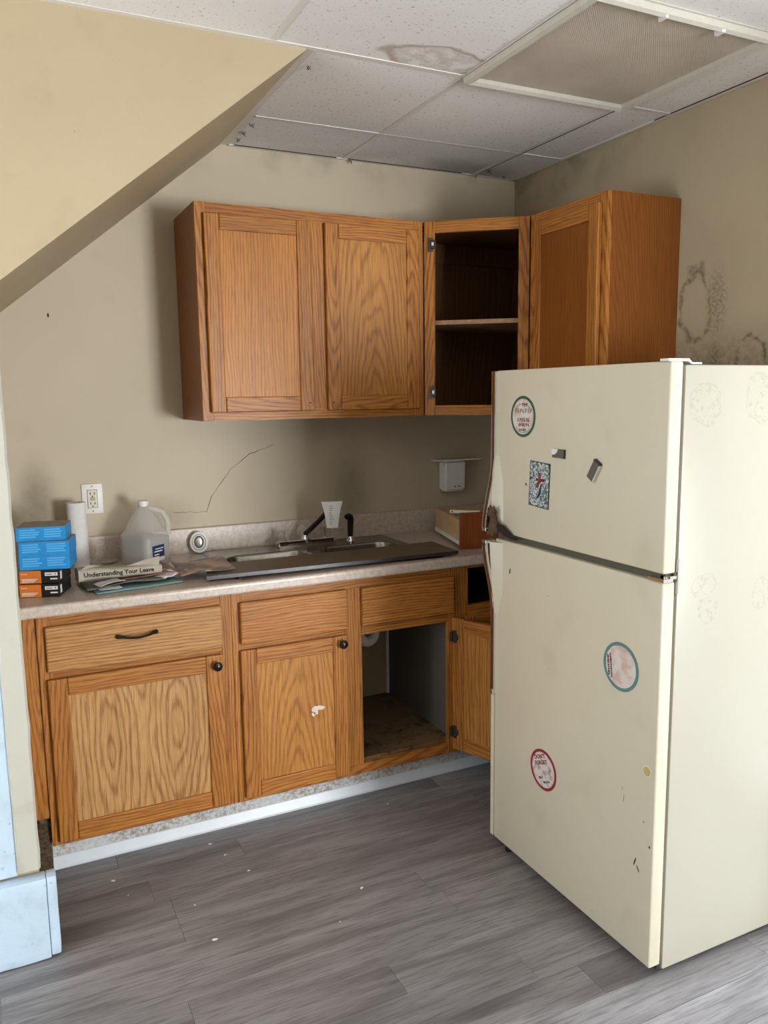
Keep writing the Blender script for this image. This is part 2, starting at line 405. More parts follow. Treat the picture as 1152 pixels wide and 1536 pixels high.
def tag(o, label=None, cat=None, group=None, kind=None):
    if label: o['label'] = label
    if cat: o['category'] = cat
    if group: o['group'] = group
    if kind: o['kind'] = kind
    return o
def thing(name, label, cat, loc=(0, 0, 0), rz=0, group=None):
    o = bpy.data.objects.new(name, None); C.objects.link(o); o.location = loc; o.rotation_euler = (0, 0, rz)
    o.empty_display_size = 0.05
    return tag(o, label, cat, group)
def structure(name, loc=None):
    o = bpy.data.objects.new(name, None); C.objects.link(o); o['kind'] = 'structure'; o.empty_display_size = 0.05; return o
def text_mesh(s, size, bold=0.0, depth=0.0002, align='CENTER'):
    cu = bpy.data.curves.new('txt', 'FONT'); cu.body = s; cu.size = size; cu.align_x = align; cu.align_y = 'CENTER'
    cu.offset = bold; cu.extrude = depth; cu.resolution_u = 2
    o = bpy.data.objects.new('txt', cu); C.objects.link(o)
    dg = bpy.context.evaluated_depsgraph_get(); me = bpy.data.meshes.new_from_object(o.evaluated_get(dg))
    bm = bmesh.new(); bm.from_mesh(me)
    bpy.data.objects.remove(o); bpy.data.curves.remove(cu); bpy.data.meshes.remove(me)
    return bm

# ================================================================== THE SETTING
YB = -0.958          # face of the stair bulkhead and of the wall under it
XS = -2.237          # right end of the wall under the bulkhead
XC = -1.382          # where the slope meets the ceiling
SL = 0.8049
# floor
bm = bmesh.new(); bx(bm, XL, 0.0, YR, 0.0, -0.05, -0.004)
floor = obj('floor', bm, 'gap')
box('floor_extension', 'plank', (0.0, XW, YR, -3.3, -0.05, 0.0), floor); floor['kind'] = 'structure'
PW, PL = 0.116, 1.22
y = -0.868+PW*8; k = 0
offs = {8: -1.876, 9: -1.876, 13: -1.404, 6: -1.598, 7: -0.70}
while y > YR:
    y0, y1 = max(y-PW, YR), min(y, 0.0)
    if y1 > y0+0.01:
        off = offs.get(k, random.uniform(0, PL))
        x = off - math.ceil((off-XL)/PL)*PL
        while x < 0:
            a, b = max(x, XL), min(x+PL, 0.0)
            if b-a > 0.02: box('plank', 'plank', (a+.0004, b-.0004, y0+.0005, y1-.0005, -0.004, 0.0), floor)
            x += PL
    y -= PW; k += 1
# back and right walls
wb = box('wall_back', 'wall_back', (XL, 0.12, 0.0, 0.12, -0.05, H+0.08)); wb['kind'] = 'structure'
WD = (-3.00, -1.84, 0.10, 2.10)     # glazed door opening in the right wall (y0, y1, z0, z1)
bm = bmesh.new()
bx(bm, 0, 0.12, WD[1], 0, -0.05, H+0.08); bx(bm, 0, 0.12, -3.3, WD[0], -0.05, H+0.08); bx(bm, 0.12, XW+.12, -3.3, -3.18, -0.05, H+0.08); bx(bm, XW, XW+.12, YR-.12, -3.3, -0.05, H+0.08)
bx(bm, 0, 0.12, WD[0], WD[1], WD[3], H+0.08); bx(bm, 0, 0.12, WD[0], WD[1], -0.05, WD[2])
wr = obj('wall_right', bm, 'wall_right'); wr['kind'] = 'structure'
WR = (-0.26, 1.10, 0.25, 1.80)       # window opening in the rear wall (x0, x1, z0, z1)
bm = bmesh.new()
bx(bm, XL, WR[0], YR-.12, YR, -0.05, H+0.08); bx(bm, WR[1], XW+.12, YR-.12, YR, -0.05, H+0.08)
bx(bm, WR[0], WR[1], YR-.12, YR, WR[3], H+0.08); bx(bm, WR[0], WR[1], YR-.12, YR, -0.05, WR[2])
o = obj('wall_rear', bm, 'room'); o['kind'] = 'structure'
WL = (-2.50, -1.10, 0.75, 2.05)     # window opening in the far left wall (y0, y1, z0, z1)
bm = bmesh.new()
bx(bm, XL-.12, XL, WL[1], 0.12, -0.05, H+0.08); bx(bm, XL-.12, XL, YR-.12, WL[0], -0.05, H+0.08)
bx(bm, XL-.12, XL, WL[0], WL[1], WL[3], H+0.08); bx(bm, XL-.12, XL, WL[0], WL[1], -0.05, WL[2])
o = obj('wall_side', bm, 'room'); o['kind'] = 'structure'
# wall under the stairs with the sloping bulkhead
bm = bmesh.new()
zs = H-SL*(XC-XS)
prism(bm, [(XL, 0), (XS, 0), (XS, zs), (XC, H), (XC+.0005, H+0.02), (XL, H+0.02)], YB, -0.0005, 'xz')
wl = obj('wall_left', bm, 'wall_left'); wl['kind'] = 'structure'
# white boarding on the lower wall beside the opening
o = box('panel', 'white_trim', (-2.85, -2.290, YB-.012, YB-.0005, 0.250, 1.02), wl, bev=.003)
# corner casing and plinth block
bm = bmesh.new()
rings = []
for z in [0.262+i*(1.80-0.262)/30 for i in range(31)]:
    j = 0.0022*mnoise.noise((z*9, 1.3, 0)); r2 = 0.006
    L, Rr = -2.292+j, XS+0.004+0.003*mnoise.noise((z*14, 5.1, 0))
    rings.append([(L, YB-.0005, z), (Rr, YB-.0005, z), (Rr, YB-.018, z), (Rr-r2, YB-.024+j, z), (L+r2, YB-.024, z), (L, YB-.018, z)])
loft(bm, rings); o = obj('trim_1', bm, 'cream_trim', smooth=True); o['kind'] = 'structure'
bm = bmesh.new()
bx(bm, -2.62, -2.2235, -1.005, YB-.0005, 0.004, 0.243, bev=.004, seg=2)
bx(bm, -2.2228, -2.197, -1.004, YB-.0005, 0.010, 0.243, bev=.004, seg=2)
bmesh.ops.subdivide_edges(bm, edges=[e for e in bm.edges if e.calc_length() > .05], cuts=9, use_grid_fill=True)
for v in bm.verts: v.co += Vector((.0016*mnoise.noise(v.co*38), .0012*mnoise.noise(v.co*26+Vector((3, 1, 7))), .004*mnoise.noise(v.co*45+Vector((9, 2, 4))) if v.co.z < .03 else 0))
o = obj('trim_2', bm, 'white_trim', smooth=True); o['kind'] = 'structure'
box('plaster_patch', 'plaster', (-2.2365, -2.199, YB+.001, -.615, 0.001, 0.205), wl)
# ceiling: tiles in a T-bar grid
bm = bmesh.new(); bx(bm, XL, 0.0, YR, 0.0, H+0.035, H+0.08)
ceil = obj('ceiling', bm, 'gap'); box('ceiling_extension', 'tile', (0.0, XW, YR, -3.3, H, H+0.08), ceil); ceil['kind'] = 'structure'
gx = [XL+.01, -3.992, -3.366, -2.740, -2.114, -1.488, -0.864, -0.238, -0.004]
gy = [-0.004, -0.362, -0.967, -1.572, -2.18, -2.79, -3.40, -4.01, -4.62, -5.23, -5.84, -6.45, YR+.005]
for i in range(len(gx)-1):
    for j in range(len(gy)-1):
        a, b, c0, c1 = gx[i], gx[i+1], gy[j+1], gy[j]
        if j < 2:
            if b < -1.45: continue
            a = max(a, XC+0.012)
        if j == 2 and i == 6: continue          # the light fixture sits here
        tilt = random.uniform(-.0015, .0015)
        mt = 'tile_stain' if (i == 5 and j == 2) else 'tile'
        box('ceiling_tile', mt, (a+.008, b-.008, c0+.008, c1-.008, H+tilt+.001, H+0.016), ceil, bev=.0015)
def tbar(x0, x1, y0, y1, dz=0.0):
    box('grid_bar', 'tbar', (x0, x1, y0, y1, H-0.0005+dz, H+0.0035+dz), ceil)
for x in gx[1:-1]:
    top = -0.002 if x > XC else YB-0.013
    if x == gx[6]: tbar(x-.010, x+.010, -1.560, top); tbar(x-.010, x+.010, YR+.002, -1.584)
    else: tbar(x-.010, x+.010, YR+.002, top)
for y in gy[1:-1]:
    if y > YB: tbar(XC+.03, -0.002, y-.010, y+.010, -.0005)
    else: tbar(XL+.004, -0.002, y-.010, y+.010, -.0005)
tbar(XC-.004, XC+.036, YB-.012, -0.002, .002)      # wall angle along the slope
tbar(-0.022, -0.002, YR+.01, -0.002, -.001); tbar(XC+.03, -0.002, -0.018, -0.002, -.001)
for (x0, x1, y0, y1) in ((-0.227, -0.2245, -0.95, -0.05), (-0.0245, -0.022, -1.75, -0.9), (-0.85, -0.30, -0.0205, -0.018), (-1.33, -0.90, -0.0205, -0.018)):
    box('open_joint', 'gap', (x0, x1, y0, y1, H-.0015, H+.0008), ceil)
# cobweb and soot clumps hanging at the grid
M['fixture'] = plain('fixture_frame_paint', srgb(204, 199, 186), 0.4, var=0.06)
for (x, y, s) in ((-1.345, -.30, .02), (-1.35, -.20, .025), (-1.345, -.12, .02), (-.84, -.02, .02), (-.22, -.12, .03), (-.24, -.04, .025), (-.10, -.06, .02), (-1.34, -.86, .012)):
    bm = bmesh.new(); s *= .55
    for q in range(7):
        a = random.uniform(0, 2*PI); tube(bm, [(x+random.uniform(-s, s), y+random.uniform(-s, s)*.5, H-.004), (x+random.uniform(-s, s), y+random.uniform(-s, s)*.5, H-.010), (x+random.uniform(-s, s), y+random.uniform(-s, s)*.4, H-.012-random.random()*s*.7)], .0006, 4)
    o = obj('cobweb', bm, 'gap', ceil); o['kind'] = 'stuff'
# windows behind the camera
def window(name, b, axis, xo=0.0):
    r = structure(name)
    u0, u1, z0, z1 = b
    bm = bmesh.new(); f = .05
    if axis == 'y':
        for q in ((u0, u0+f, z0, z1), (u1-f, u1, z0, z1), (u0+f, u1-f, z0, z0+f), (u0+f, u1-f, z1-f, z1)): bx(bm, q[0], q[1], YR-.10, YR-.03, q[2], q[3])
        obj('window_frame', bm, 'white_trim', r); box('pane', 'pane', (u0+f, u1-f, YR-.07, YR-.066, z0+f, z1-f), r)
    else:
        for q in ((u0, u0+f, z0, z1), (u1-f, u1, z0, z1), (u0+f, u1-f, z0, z0+f), (u0+f, u1-f, z1-f, z1)): bx(bm, xo+.03, xo+.10, q[0], q[1], q[2], q[3])
        obj('window_frame', bm, 'white_trim', r); box('pane', 'pane', (xo+.066, xo+.07, u0+f, u1-f, z0+f, z1-f), r)
window('window_1', WR, 'y'); window('window_2', WD, 'x'); window('window_3', WL, 'x', XL-.12)
# plaster cracks on the back wall
bm = bmesh.new()
def crack(pts, wd):
    P = []
    for a, b in zip(pts, pts[1:]):
        for q in range(5):
            tt = q/5; P.append((a[0]+(b[0]-a[0])*tt+random.uniform(-.003, .003), a[1]+(b[1]-a[1])*tt+random.uniform(-.003, .003)))
    P.append(pts[-1])
    tube(bm, [(p[0], -.0001, p[1]) for p in P], [wd*random.uniform(.4, 1.0) for _ in P], 5)
crack([(-1.502, 1.072), (-1.468, 1.147), (-1.395, 1.238), (-1.308, 1.303), (-1.206, 1.335)], .0016)
crack([(-1.502, 1.072), (-1.57, 1.078), (-1.633, 1.08)], .0012)
obj('crack', bm, plain('crack_brown', srgb(112, 98, 76), .9), wb)  # brown line drawn along the cracks

# ================================================================== CABINETS
FY, DT = -0.598, 0.019
def door(parent, x0, x1, z0, z1, y=0.0, panel='oak_panel', hinge='l', angle=0.0, sw=0.055, rw=0.055, knob=None, hinges=False, dirt=None, back=False):
    """frame and panel door; origin at its hinge edge. y is the plane of the face frame (door lies in front)"""
    W, Hh = x1-x0, z1-z0
    s = 1 if hinge == 'l' else -1
    ox = x0 if hinge == 'l' else x1
    def lx(a, b): return (a, b) if s == 1 else (-b, -a)
    bm = bmesh.new(); a, b = lx(sw-.006, W-sw+.006)
    bx(bm, a, b, -.0115, -.0035, rw-.006, Hh-rw+.006)
    d = obj('door', bm, panel, parent); d.location = (ox, y, z0); d.rotation_euler = (0, 0, angle)
    for (u0, u1) in ((0, sw), (W-sw, W)):
        a, b = lx(u0, u1); box('stile', 'oak_v', (a, b, -DT, -.0005, 0, Hh), d, bev=.0042, seg=3)
    for (v0, v1) in ((0, rw), (Hh-rw, Hh)):
        a, b = lx(sw+.0002, W-sw-.0002); box('rail', 'oak_h', (a, b, -DT+.0004, -.0008, v0, v1), d, bev=.0036, seg=3)
    if knob:
        bm = bmesh.new(); a = lx(knob[0], knob[0])[0]
        lathe(bm, [(.006, 0), (.006, .010), (.009, .013), (.0155, .018), (.0165, .022), (.014, .027), (.007, .030), (.001, .031)], 18, T(a, -DT+.001, knob[1]) @ Matrix.Rotation(PI/2, 4, 'X'))
        obj('knob', bm, 'bronze', d, smooth=True)
    if hinges:
        for zz in (.075, Hh-.075):
            bm = bmesh.new(); a, b = lx(.006, .022); bx(bm, a, b, -.0005, .004, zz-.026, zz+.026, bev=.001)
            a, b = lx(-.006, .006); bx(bm, a, b, -.004, .010, zz-.020, zz+.020, bev=.002)
            a, b = lx(.010, .030); bx(bm, a, b, 0.0, .006, zz-.012, zz+.012, bev=.002)
            obj('hinge', bm, 'zinc', d)
    return d
def carcass(t, W, D, z0, z1, mats=('oak_side', 'oak_in'), open_front=None, frame=.019):
    """sides, top, bottom, back as separate panels, local y from 0 (face) to D (wall)"""
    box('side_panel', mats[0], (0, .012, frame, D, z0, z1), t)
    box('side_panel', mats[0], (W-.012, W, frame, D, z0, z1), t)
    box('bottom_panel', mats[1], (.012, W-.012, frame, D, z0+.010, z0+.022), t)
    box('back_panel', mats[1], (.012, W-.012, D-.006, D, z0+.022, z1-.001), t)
def stile(t, x0, x1, z0, z1): return box('face_stile', 'oak_v', (x0, x1, 0, .019, z0, z1), t, bev=.0012)
def rail(t, x0, x1, z0, z1): return box('face_rail', 'oak_h', (x0+.0002, x1-.0002, .0004, .0186, z0, z1), t)

# ---- double wall cabinet
UZ0, UZ1, UD = 1.4495, 2.210, 0.3335
W = .905
t = thing('wall_cabinet', 'wide oak wall cabinet with two closed doors above the sink counter', 'cabinet', (-1.575, -UD, 0))
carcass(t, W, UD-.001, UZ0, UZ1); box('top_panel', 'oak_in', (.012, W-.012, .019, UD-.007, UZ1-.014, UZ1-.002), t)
stile(t, 0, .040, UZ0, UZ1); stile(t, W-.040, W, UZ0, UZ1); stile(t, .415, .498, UZ0+.04, UZ1-.04)
rail(t, .040, W-.040, UZ0, UZ0+.040); rail(t, .040, W-.040, UZ1-.045, UZ1)
d = door(t, .028, .424, UZ0+.030, UZ1-.038, panel='oak_panel')
bm = bmesh.new(); lathe(bm, [(.003, 0), (.003, .0008)], 10, T(.378, -DT-.0002, .03) @ Matrix.Rotation(PI/2, 4, 'X')); obj('screw_hole', bm, 'gap', d)
d = door(t, .481, .879, UZ0+.030, UZ1-.038, panel='oak_cath')
bm = bmesh.new(); lathe(bm, [(.003, 0), (.003, .0008)], 10, T(.020, -DT-.0002, .03) @ Matrix.Rotation(PI/2, 4, 'X')); obj('screw_hole', bm, 'gap', d)

# ---- diagonal corner wall cabinet, door missing
t = thing('corner_wall_cabinet', 'diagonal corner wall cabinet with its door missing and one shelf inside', 'cabinet', (0, 0, 0))
xa, yd = -.669, -.587
A, B = Vector((xa, -UD, 0)), Vector((-UD, yd, 0))
foot = [(xa+.0005, -.002), (xa+.0005, -UD), (-UD, yd+.0005), (-.002, yd+.0005), (-.002, -.002)]
def inset(p):   # pulled back behind the face frame
    return [(xa+.001, -.003), (xa+.001, -UD+.014), (-UD+.014, yd+.001), (-.003, yd+.001), (-.003, -.003)]
for nm, z0, z1, mt in (('bottom_panel', UZ0+.008, UZ0+.022, 'oak_in'), ('top_panel', UZ1-.016, UZ1-.002, 'oak_in'), ('shelf', 1.812, 1.829, 'shelf_edge')):
    bm = bmesh.new(); p = inset(None)
    if nm == 'shelf': p = [(xa+.015, -.012), (xa+.015, -UD+.024), (-UD+.024, yd+.014), (-.012, yd+.014), (-.012, -.012)]
    prism(bm, p, z0, z1); obj(nm, bm, mt, t)
box('back_panel', 'oak_in', (xa+.013, -.012, -.010, -.003, UZ0+.022, UZ1-.016), t)
box('back_panel', 'oak_in', (-.010, -.003, yd+.012, -.0105, UZ0+.022, UZ1-.016), t)
box('side_panel', 'oak_side', (xa+.001, xa+.012, -UD+.02, -.0102, UZ0, UZ1), t)
box('side_panel', 'oak_side', (-UD+.02, -.011, yd+.001, yd+.011, UZ0, UZ1), t)
box('hanging_rail', 'oak_in', (xa+.014, -.013, -.022, -.0105, UZ1-.10, UZ1-.018), t)
box('corner_strip', 'cleat', (-.20, -.165, yd+.0115, yd+.022, UZ0+.03, UZ1-.06), t)
box('corner_strip', 'oak_v', (-.27, -.215, yd+.0115, yd+.018, UZ0+.03, UZ1-.06), t)
D = (B-A); LW = D.length; ang = math.atan2(D.y, D.x)
MF = T(A.x, A.y, 0) @ RZ(ang)
def fbox(name, mat, b, parent, bev=0.0):
    bm = bmesh.new(); bx(bm, *b, bev=bev); o = obj(name, bm, mat, parent); o.matrix_local = MF; return o
for q in ((0.004, .046), (LW-.046, LW-.004)): fbox('face_stile', 'oak_v', (q[0], q[1], 0, .019, UZ0, UZ1), t, .0012)
fbox('face_rail', 'oak_h', (.0462, LW-.0462, .0004, .0186, UZ0, UZ0+.040), t); fbox('face_rail', 'oak_h', (.0462, LW-.0462, .0004, .0186, UZ1-.045, UZ1), t)
for zz in (1.543, 2.120):
    bm = bmesh.new(); bx(bm, .022, .040, -.006, .0, zz-.026, zz+.026, bev=.001); bx(bm, .030, .052, -.012, -.003, zz-.017, zz+.017, bev=.003)
    bx(bm, .040, .047, -.016, -.010, zz-.008, zz+.008, bev=.002)
    o = obj('hinge', bm, 'zinc', t); o.matrix_local = MF
    bm = bmesh.new(); bx(bm, .036, .045, -.0175, -.0155, zz-.006, zz+.006); o2 = obj('hinge_screw', bm, 'chrome', o)

# ---- single wall cabinet on the right wall
yre = -1.0205; W = (yd-.0005)-yre
t = thing('wall_cabinet', 'narrow orange oak wall cabinet on the right wall above the refrigerator', 'cabinet', (-UD, yd-.0005, 0), -PI/2)
# local x runs toward -y, local y runs toward +x (the wall)
box('side_panel', 'oak_side', (0, .012, .019, UD-.001, UZ0, UZ1), t)
box('side_panel', 'oak_orange', (W-.012, W, .019, UD-.001, UZ0, UZ1), t)
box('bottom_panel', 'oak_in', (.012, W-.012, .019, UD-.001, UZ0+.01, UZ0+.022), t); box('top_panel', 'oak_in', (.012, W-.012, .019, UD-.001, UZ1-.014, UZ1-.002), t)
stile(t, 0, .040, UZ0, UZ1); stile(t, W-.040, W, UZ0, UZ1); rail(t, .04, W-.04, UZ0, UZ0+.04); rail(t, .04, W-.04, UZ1-.045, UZ1)
door(t, .034, W-.026, UZ0+.03, UZ1-.034, panel='oak_orange', sw=.052, rw=.055)

# ---- base cabinet with drawer
ZT = .1095; BZ = .875; BD = .597
W = .6145
t = thing('base_cabinet', 'oak base cabinet with one drawer and door at the left end of counter', 'cabinet', (-2.187, FY, 0))
carcass(t, W, BD, ZT, BZ-.001)
box('toe_board', 'toekick', (.0, W, .060, .075, .001, ZT+.005), t)
box('filler_strip', 'oak_v', (-.047, -.0005, .010, .028, .205, BZ-.001), t)
box('filler_backing', 'plaster', (-.036, -.0005, .030, .12, .0, .20), t)
stile(t, 0, .040, ZT, BZ-.001); stile(t, W-.038, W-.0003, ZT, BZ-.001)
rail(t, .04, W-.038, ZT, ZT+.04); rail(t, .04, W-.038, .660, .705); rail(t, .04, W-.038, .832, BZ-.001)
def drawer_front(t, x0, x1, z0, z1, mat='oak_drawer_lit', pull=False):
    d = box('drawer_front', mat, (x0, x1, -DT, -.0005, z0, z1), t, bev=.0055, seg=3)
    if pull:
        c = (x0+x1)/2-.004; zz = (z0+z1)/2+.014; bm = bmesh.new()
        n = 17; hw = .062
        pts = []; rad = []
        for i in range(n):
            u = -1+2*i/(n-1); pts.append((c+u*hw, -DT-.004-.020*max(0, 1-u*u)**.5*(1 if abs(u) < .75 else .6), zz-.003*math.cos(u*PI)))
            rad.append(.0042+.0035*max(0, abs(u)-.6)/.4)
        tube(bm, pts, rad, 8); obj('pull_handle', bm, 'bronze', d, smooth=True)
    return d
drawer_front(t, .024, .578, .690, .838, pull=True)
door(t, .021, .575, .124, .668, panel='oak_oval_lit', knob=(.530, .510), sw=.058, rw=.058)

# ---- sink base cabinet
X0 = -1.572; W = .9125
t = thing('sink_base_cabinet', 'oak sink base cabinet, one door closed and the other swung wide open', 'cabinet', (X0, FY, 0))
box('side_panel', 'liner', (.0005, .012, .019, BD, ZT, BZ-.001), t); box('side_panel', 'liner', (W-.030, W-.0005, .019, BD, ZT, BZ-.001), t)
box('bottom_panel', 'cabfloor', (.012, W-.030, .019, BD-.008, .150, .163), t)
box('back_panel', 'tanback', (.012, W-.030, BD-.008, BD-.002, .15, .80), t)
box('corner_bead', 'white', (W-.043, W-.0305, BD-.020, BD-.0085, .164, .80), t)
box('toe_board', 'toekick', (.0, W, .060, .075, .001, ZT+.005), t)
stile(t, 0.0003, .038, ZT, BZ-.001); stile(t, .419, .488, ZT+.04, BZ-.04); stile(t, W-.055, W, ZT, BZ-.001)
rail(t, .038, W-.055, ZT, ZT+.040); rail(t, .038, .4188, .655, .700); rail(t, .4882, W-.055, .655, .700); rail(t, .038, W-.055, .828, BZ-.001)
drawer_front(t, .026, .425, .688, .838, 'oak_h'); drawer_front(t, .485, .878, .690, .836, 'oak_h')
d = door(t, .023, .421, .126, .668, panel='oak_cath', knob=(.376, .515))
bm = bmesh.new()   # torn sticker on the closed door
for (cx, cz, a, b, rr) in ((.270, .276, .012, .017, .3), (.289, .283, .016, .008, -.3), (.262, .262, .007, .008, 0)):
    vs = [bm.verts.new((cx+(a*math.cos(q)*math.cos(rr)-b*math.sin(q)*math.sin(rr))*(1+.25*math.sin(q*3)), -.0120-.0003*(cx > .28), cz+a*math.cos(q)*math.sin(rr)+b*math.sin(q)*math.cos(rr))) for q in [k*2*PI/14 for k in range(14)]]
    bm.faces.new(vs)
o = obj('torn_sticker', bm, 'tornpaper', d)
md = o.modifiers.new('s', 'SOLIDIFY'); md.thickness = .0006
door(t, .480, .876, .126, .668, panel='oak_cath', hinge='r', angle=math.radians(113), hinges=True, y=-.001)

# ---- corner base cabinet with its drawer missing
X0 = -.6585; W = .655
t = thing('corner_base_cabinet', 'oak corner base cabinet with an empty drawer opening, behind the refrigerator', 'cabinet', (X0, FY, 0))
box('side_panel', 'oak_side', (.001, .012, .019, BD, ZT, BZ-.001), t); box('side_panel', 'oak_side', (W-.012, W-.001, .019, BD, ZT, BZ-.001), t)
box('bottom_panel', 'oak_in', (.012, W-.012, .019, BD, ZT+.01, ZT+.022), t); box('back_panel', 'gap', (.012, W-.012, BD-.008, BD-.002, ZT+.022, BZ-.002), t)  # back panel painted near black for the shade inside the drawer opening
box('dust_panel', 'gap', (.012, W-.012, .020, BD-.009, .690, .698), t)  # painted near black for the same shade
box('toe_board', 'toekick', (.0, W, .060, .075, .001, ZT+.005), t)
stile(t, 0.0003, .036, ZT, BZ-.001); stile(t, W-.25, W-.0003, ZT, BZ-.001)
rail(t, .036, W-.25, ZT, ZT+.04); rail(t, .036, W-.25, .650, .708); rail(t, .036, W-.25, .858, BZ-.001)
door(t, .018, W-.235, .126, .668, panel='oak_cath')

# ---- white shoe strip along the toe kick
bm = bmesh.new()
prism(bm, [(-.5375, .0005), (-.551, .0005), (-.551, .008), (-.5455, .024), (-.5405, .040), (-.5375, .042)], -2.19, -.0045, 'yz')
o = obj('baseboard_back', bm, 'vinyl_white'); o['kind'] = 'structure'

# ================================================================== COUNTERTOP, SINK
CY = -.639; CT = .914
SX0, SX1, SY0, SY1 = -1.515, -.755, -.575, -.085      # cut-out
ct = thing('countertop', 'beige speckled laminate countertop with low backsplash', 'countertop', (0, 0, 0))
prof = [(SY0, CT), (CY+.010, CT), (CY+.004, CT-.002), (CY+.001, CT-.006), (CY, CT-.012), (CY, .882), (CY+.004, .8765), (CY+.03, .8765), (CY+.031, CT-.022), (SY0, CT-.022)]
bm = bmesh.new(); prism(bm, prof, XS+.002, -.002, 'yz')
bx(bm, XS+.002, SX0, SY0, -.021, CT-.022, CT); bx(bm, SX1, -.002, SY0, -.021, CT-.022, CT); bx(bm, SX0, SX1, SY1, -.021, CT-.022, CT)
bmesh.ops.remove_doubles(bm, verts=bm.verts, dist=1e-5)
obj('worktop', bm, 'laminate', ct)
bm = bmesh.new()
prism(bm, [(-.0205, CT-.02), (-.001, CT-.02), (-.001, 1.008), (-.004, 1.013), (-.016, 1.013), (-.0195, 1.010), (-.0205, 1.004)], XS+.002, -.022, 'yz')
obj('backsplash', bm, 'laminate', ct)
bm = bmesh.new()
prism(bm, [(-.0205, CT+.0005), (-.001, CT+.0005), (-.001, 1.008), (-.004, 1.013), (-.016, 1.013), (-.0195, 1.010), (-.0205, 1.004)], -.63, -.021, 'xz')
obj('backsplash', bm, 'laminate', ct)

sk = thing('kitchen_sink', 'stainless steel double bowl sink set into the counter', 'sink', (0, 0, 0))
bm = bmesh.new(); Z1 = CT+.007
o1 = [bm.verts.new(p) for p in rrect(-1.545, -.728, -.607, -.052, .03, CT+.0006)]
o2 = [bm.verts.new(p) for p in rrect(-1.541, -.732, -.603, -.056, .028, CT+.0045)]
o3 = [bm.verts.new(p) for p in rrect(-1.533, -.740, -.595, -.064, .024, Z1)]
o4 = [bm.verts.new(p) for p in rrect(-1.522, -.751, -.584, -.075, .02, Z1-.002)]
n = len(o1); edges = []
for a, b in ((o1, o2), (o2, o3), (o3, o4)):
    for i in range(n): bm.faces.new((a[i], a[(i+1) % n], b[(i+1) % n], b[i]))
for i in range(n): edges.append(bm.edges.get((o4[i], o4[(i+1) % n])))
for (bx0, bx1) in ((-1.495, -1.160), (-1.115, -.780)):
    lp = [bm.verts.new(p) for p in rrect(bx0, bx1, -.545, -.195, .06, Z1-.002)]
    for i in range(n): edges.append(bm.edges.new((lp[i], lp[(i+1) % n])))
bmesh.ops.triangle_fill(bm, use_beauty=True, edges=edges)
bmesh.ops.recalc_face_normals(bm, faces=bm.faces)
obj('sink_rim', bm, 'steel', sk, smooth=True)
for (bx0, bx1) in ((-1.495, -1.160), (-1.115, -.780)):
    bm = bmesh.new(); rr = []
    for (ins, dz, rad) in ((0, .002, .06), (.003, .004, .06), (.006, .012, .058), (.012, .12, .055), (.02, .15, .05), (.045, .165, .035), (.10, .168, .03)):
        rr.append(rrect(bx0+ins, bx1-ins, -.545+ins, -.195-ins, rad, Z1-dz))
    R_ = loft(bm, rr, cap=False); bm.faces.new(R_[-1])
    bo = obj('bowl', bm, 'steel', sk, smooth=True)
    bm = bmesh.new(); lathe(bm, [(.012, 0), (.040, .001), (.043, .003), (.043, .004)], 20, T((bx0+bx1)/2, -.37, Z1-.1678)); obj('drain', bm, 'chrome', bo)

# ---- board lying across the front of the sink
bd = thing('flat_board', 'long flat grey-brown board lying across the front of the sink', 'board', (0, 0, 0))
bm = bmesh.new()
prism(bm, [(-1.645, -.575), (-.675, -.610), (-.665, -.385), (-1.600, -.385)], CT+.0078, CT+.0205)
o = obj('board_top', bm, 'board', bd)
bm = bmesh.new(); prism(bm, [(-1.646, -.5765), (-.6745, -.6115), (-.675, -.6101), (-1.6455, -.5751)], CT+.0078, CT+.0207); obj('edge_band', bm, 'boardedge', bd)

# ---- faucet
fz = CT+.0051
fa = thing('kitchen_faucet', 'chrome two-handle faucet with a black spout at the back of the sink', 'faucet', (-1.12, -.115, fz))
bm = bmesh.new()
prism(bm, [(-.033, 0), (.028, 0), (.028, .022), (-.020, .026), (-.033, .012)], -.122, .122, 'yz'); bmesh.ops.bevel(bm, geom=list(bm.edges), offset=.003, segments=2, affect='EDGES')
obj('deck_plate', bm, 'chrome', fa, smooth=True)
for sx in (-.090, .090):
    bm = bmesh.new()
    seg = 20; rings = []
    for (r0, z) in ((.014, .020), (.016, .026), (.021, .030), (.022, .040), (.022, .062), (.019, .067), (.006, .068)):
        rings.append([(sx+r0*(1+.10*math.cos(6*2*PI*i/seg*1.0))*math.cos(2*PI*i/seg), r0*(1+.10*math.cos(6*2*PI*i/seg))*math.sin(2*PI*i/seg), z) for i in range(seg)])
    loft(bm, rings); h = obj('faucet_handle', bm, 'acrylic', fa, smooth=True)
    bm = bmesh.new(); lathe(bm, [(.010, .018), (.010, .030), (.006, .032), (.006, .064)], 12, T(sx, 0, 0)); obj('handle_stem', bm, 'chrome', h)
bm = bmesh.new(); lathe(bm, [(.017, .020), (.017, .030), (.014, .034), (.014, .046), (.010, .050), (.010, .056), (.002, .058)], 16, T(0, 0, 0)); obj('spout_collar', bm, 'chrome', fa, smooth=True)
bm = bmesh.new(); tube(bm, [(0, 0, .034), (.002, -.004, .048), (.016, -.022, .066), (.042, -.058, .106), (.066, -.092, .145), (.074, -.104, .150), (.077, -.109, .132)], [.011, .012, .011, .0105, .0105, .011, .011], 12)
obj('spout', bm, 'black', fa, smooth=True)
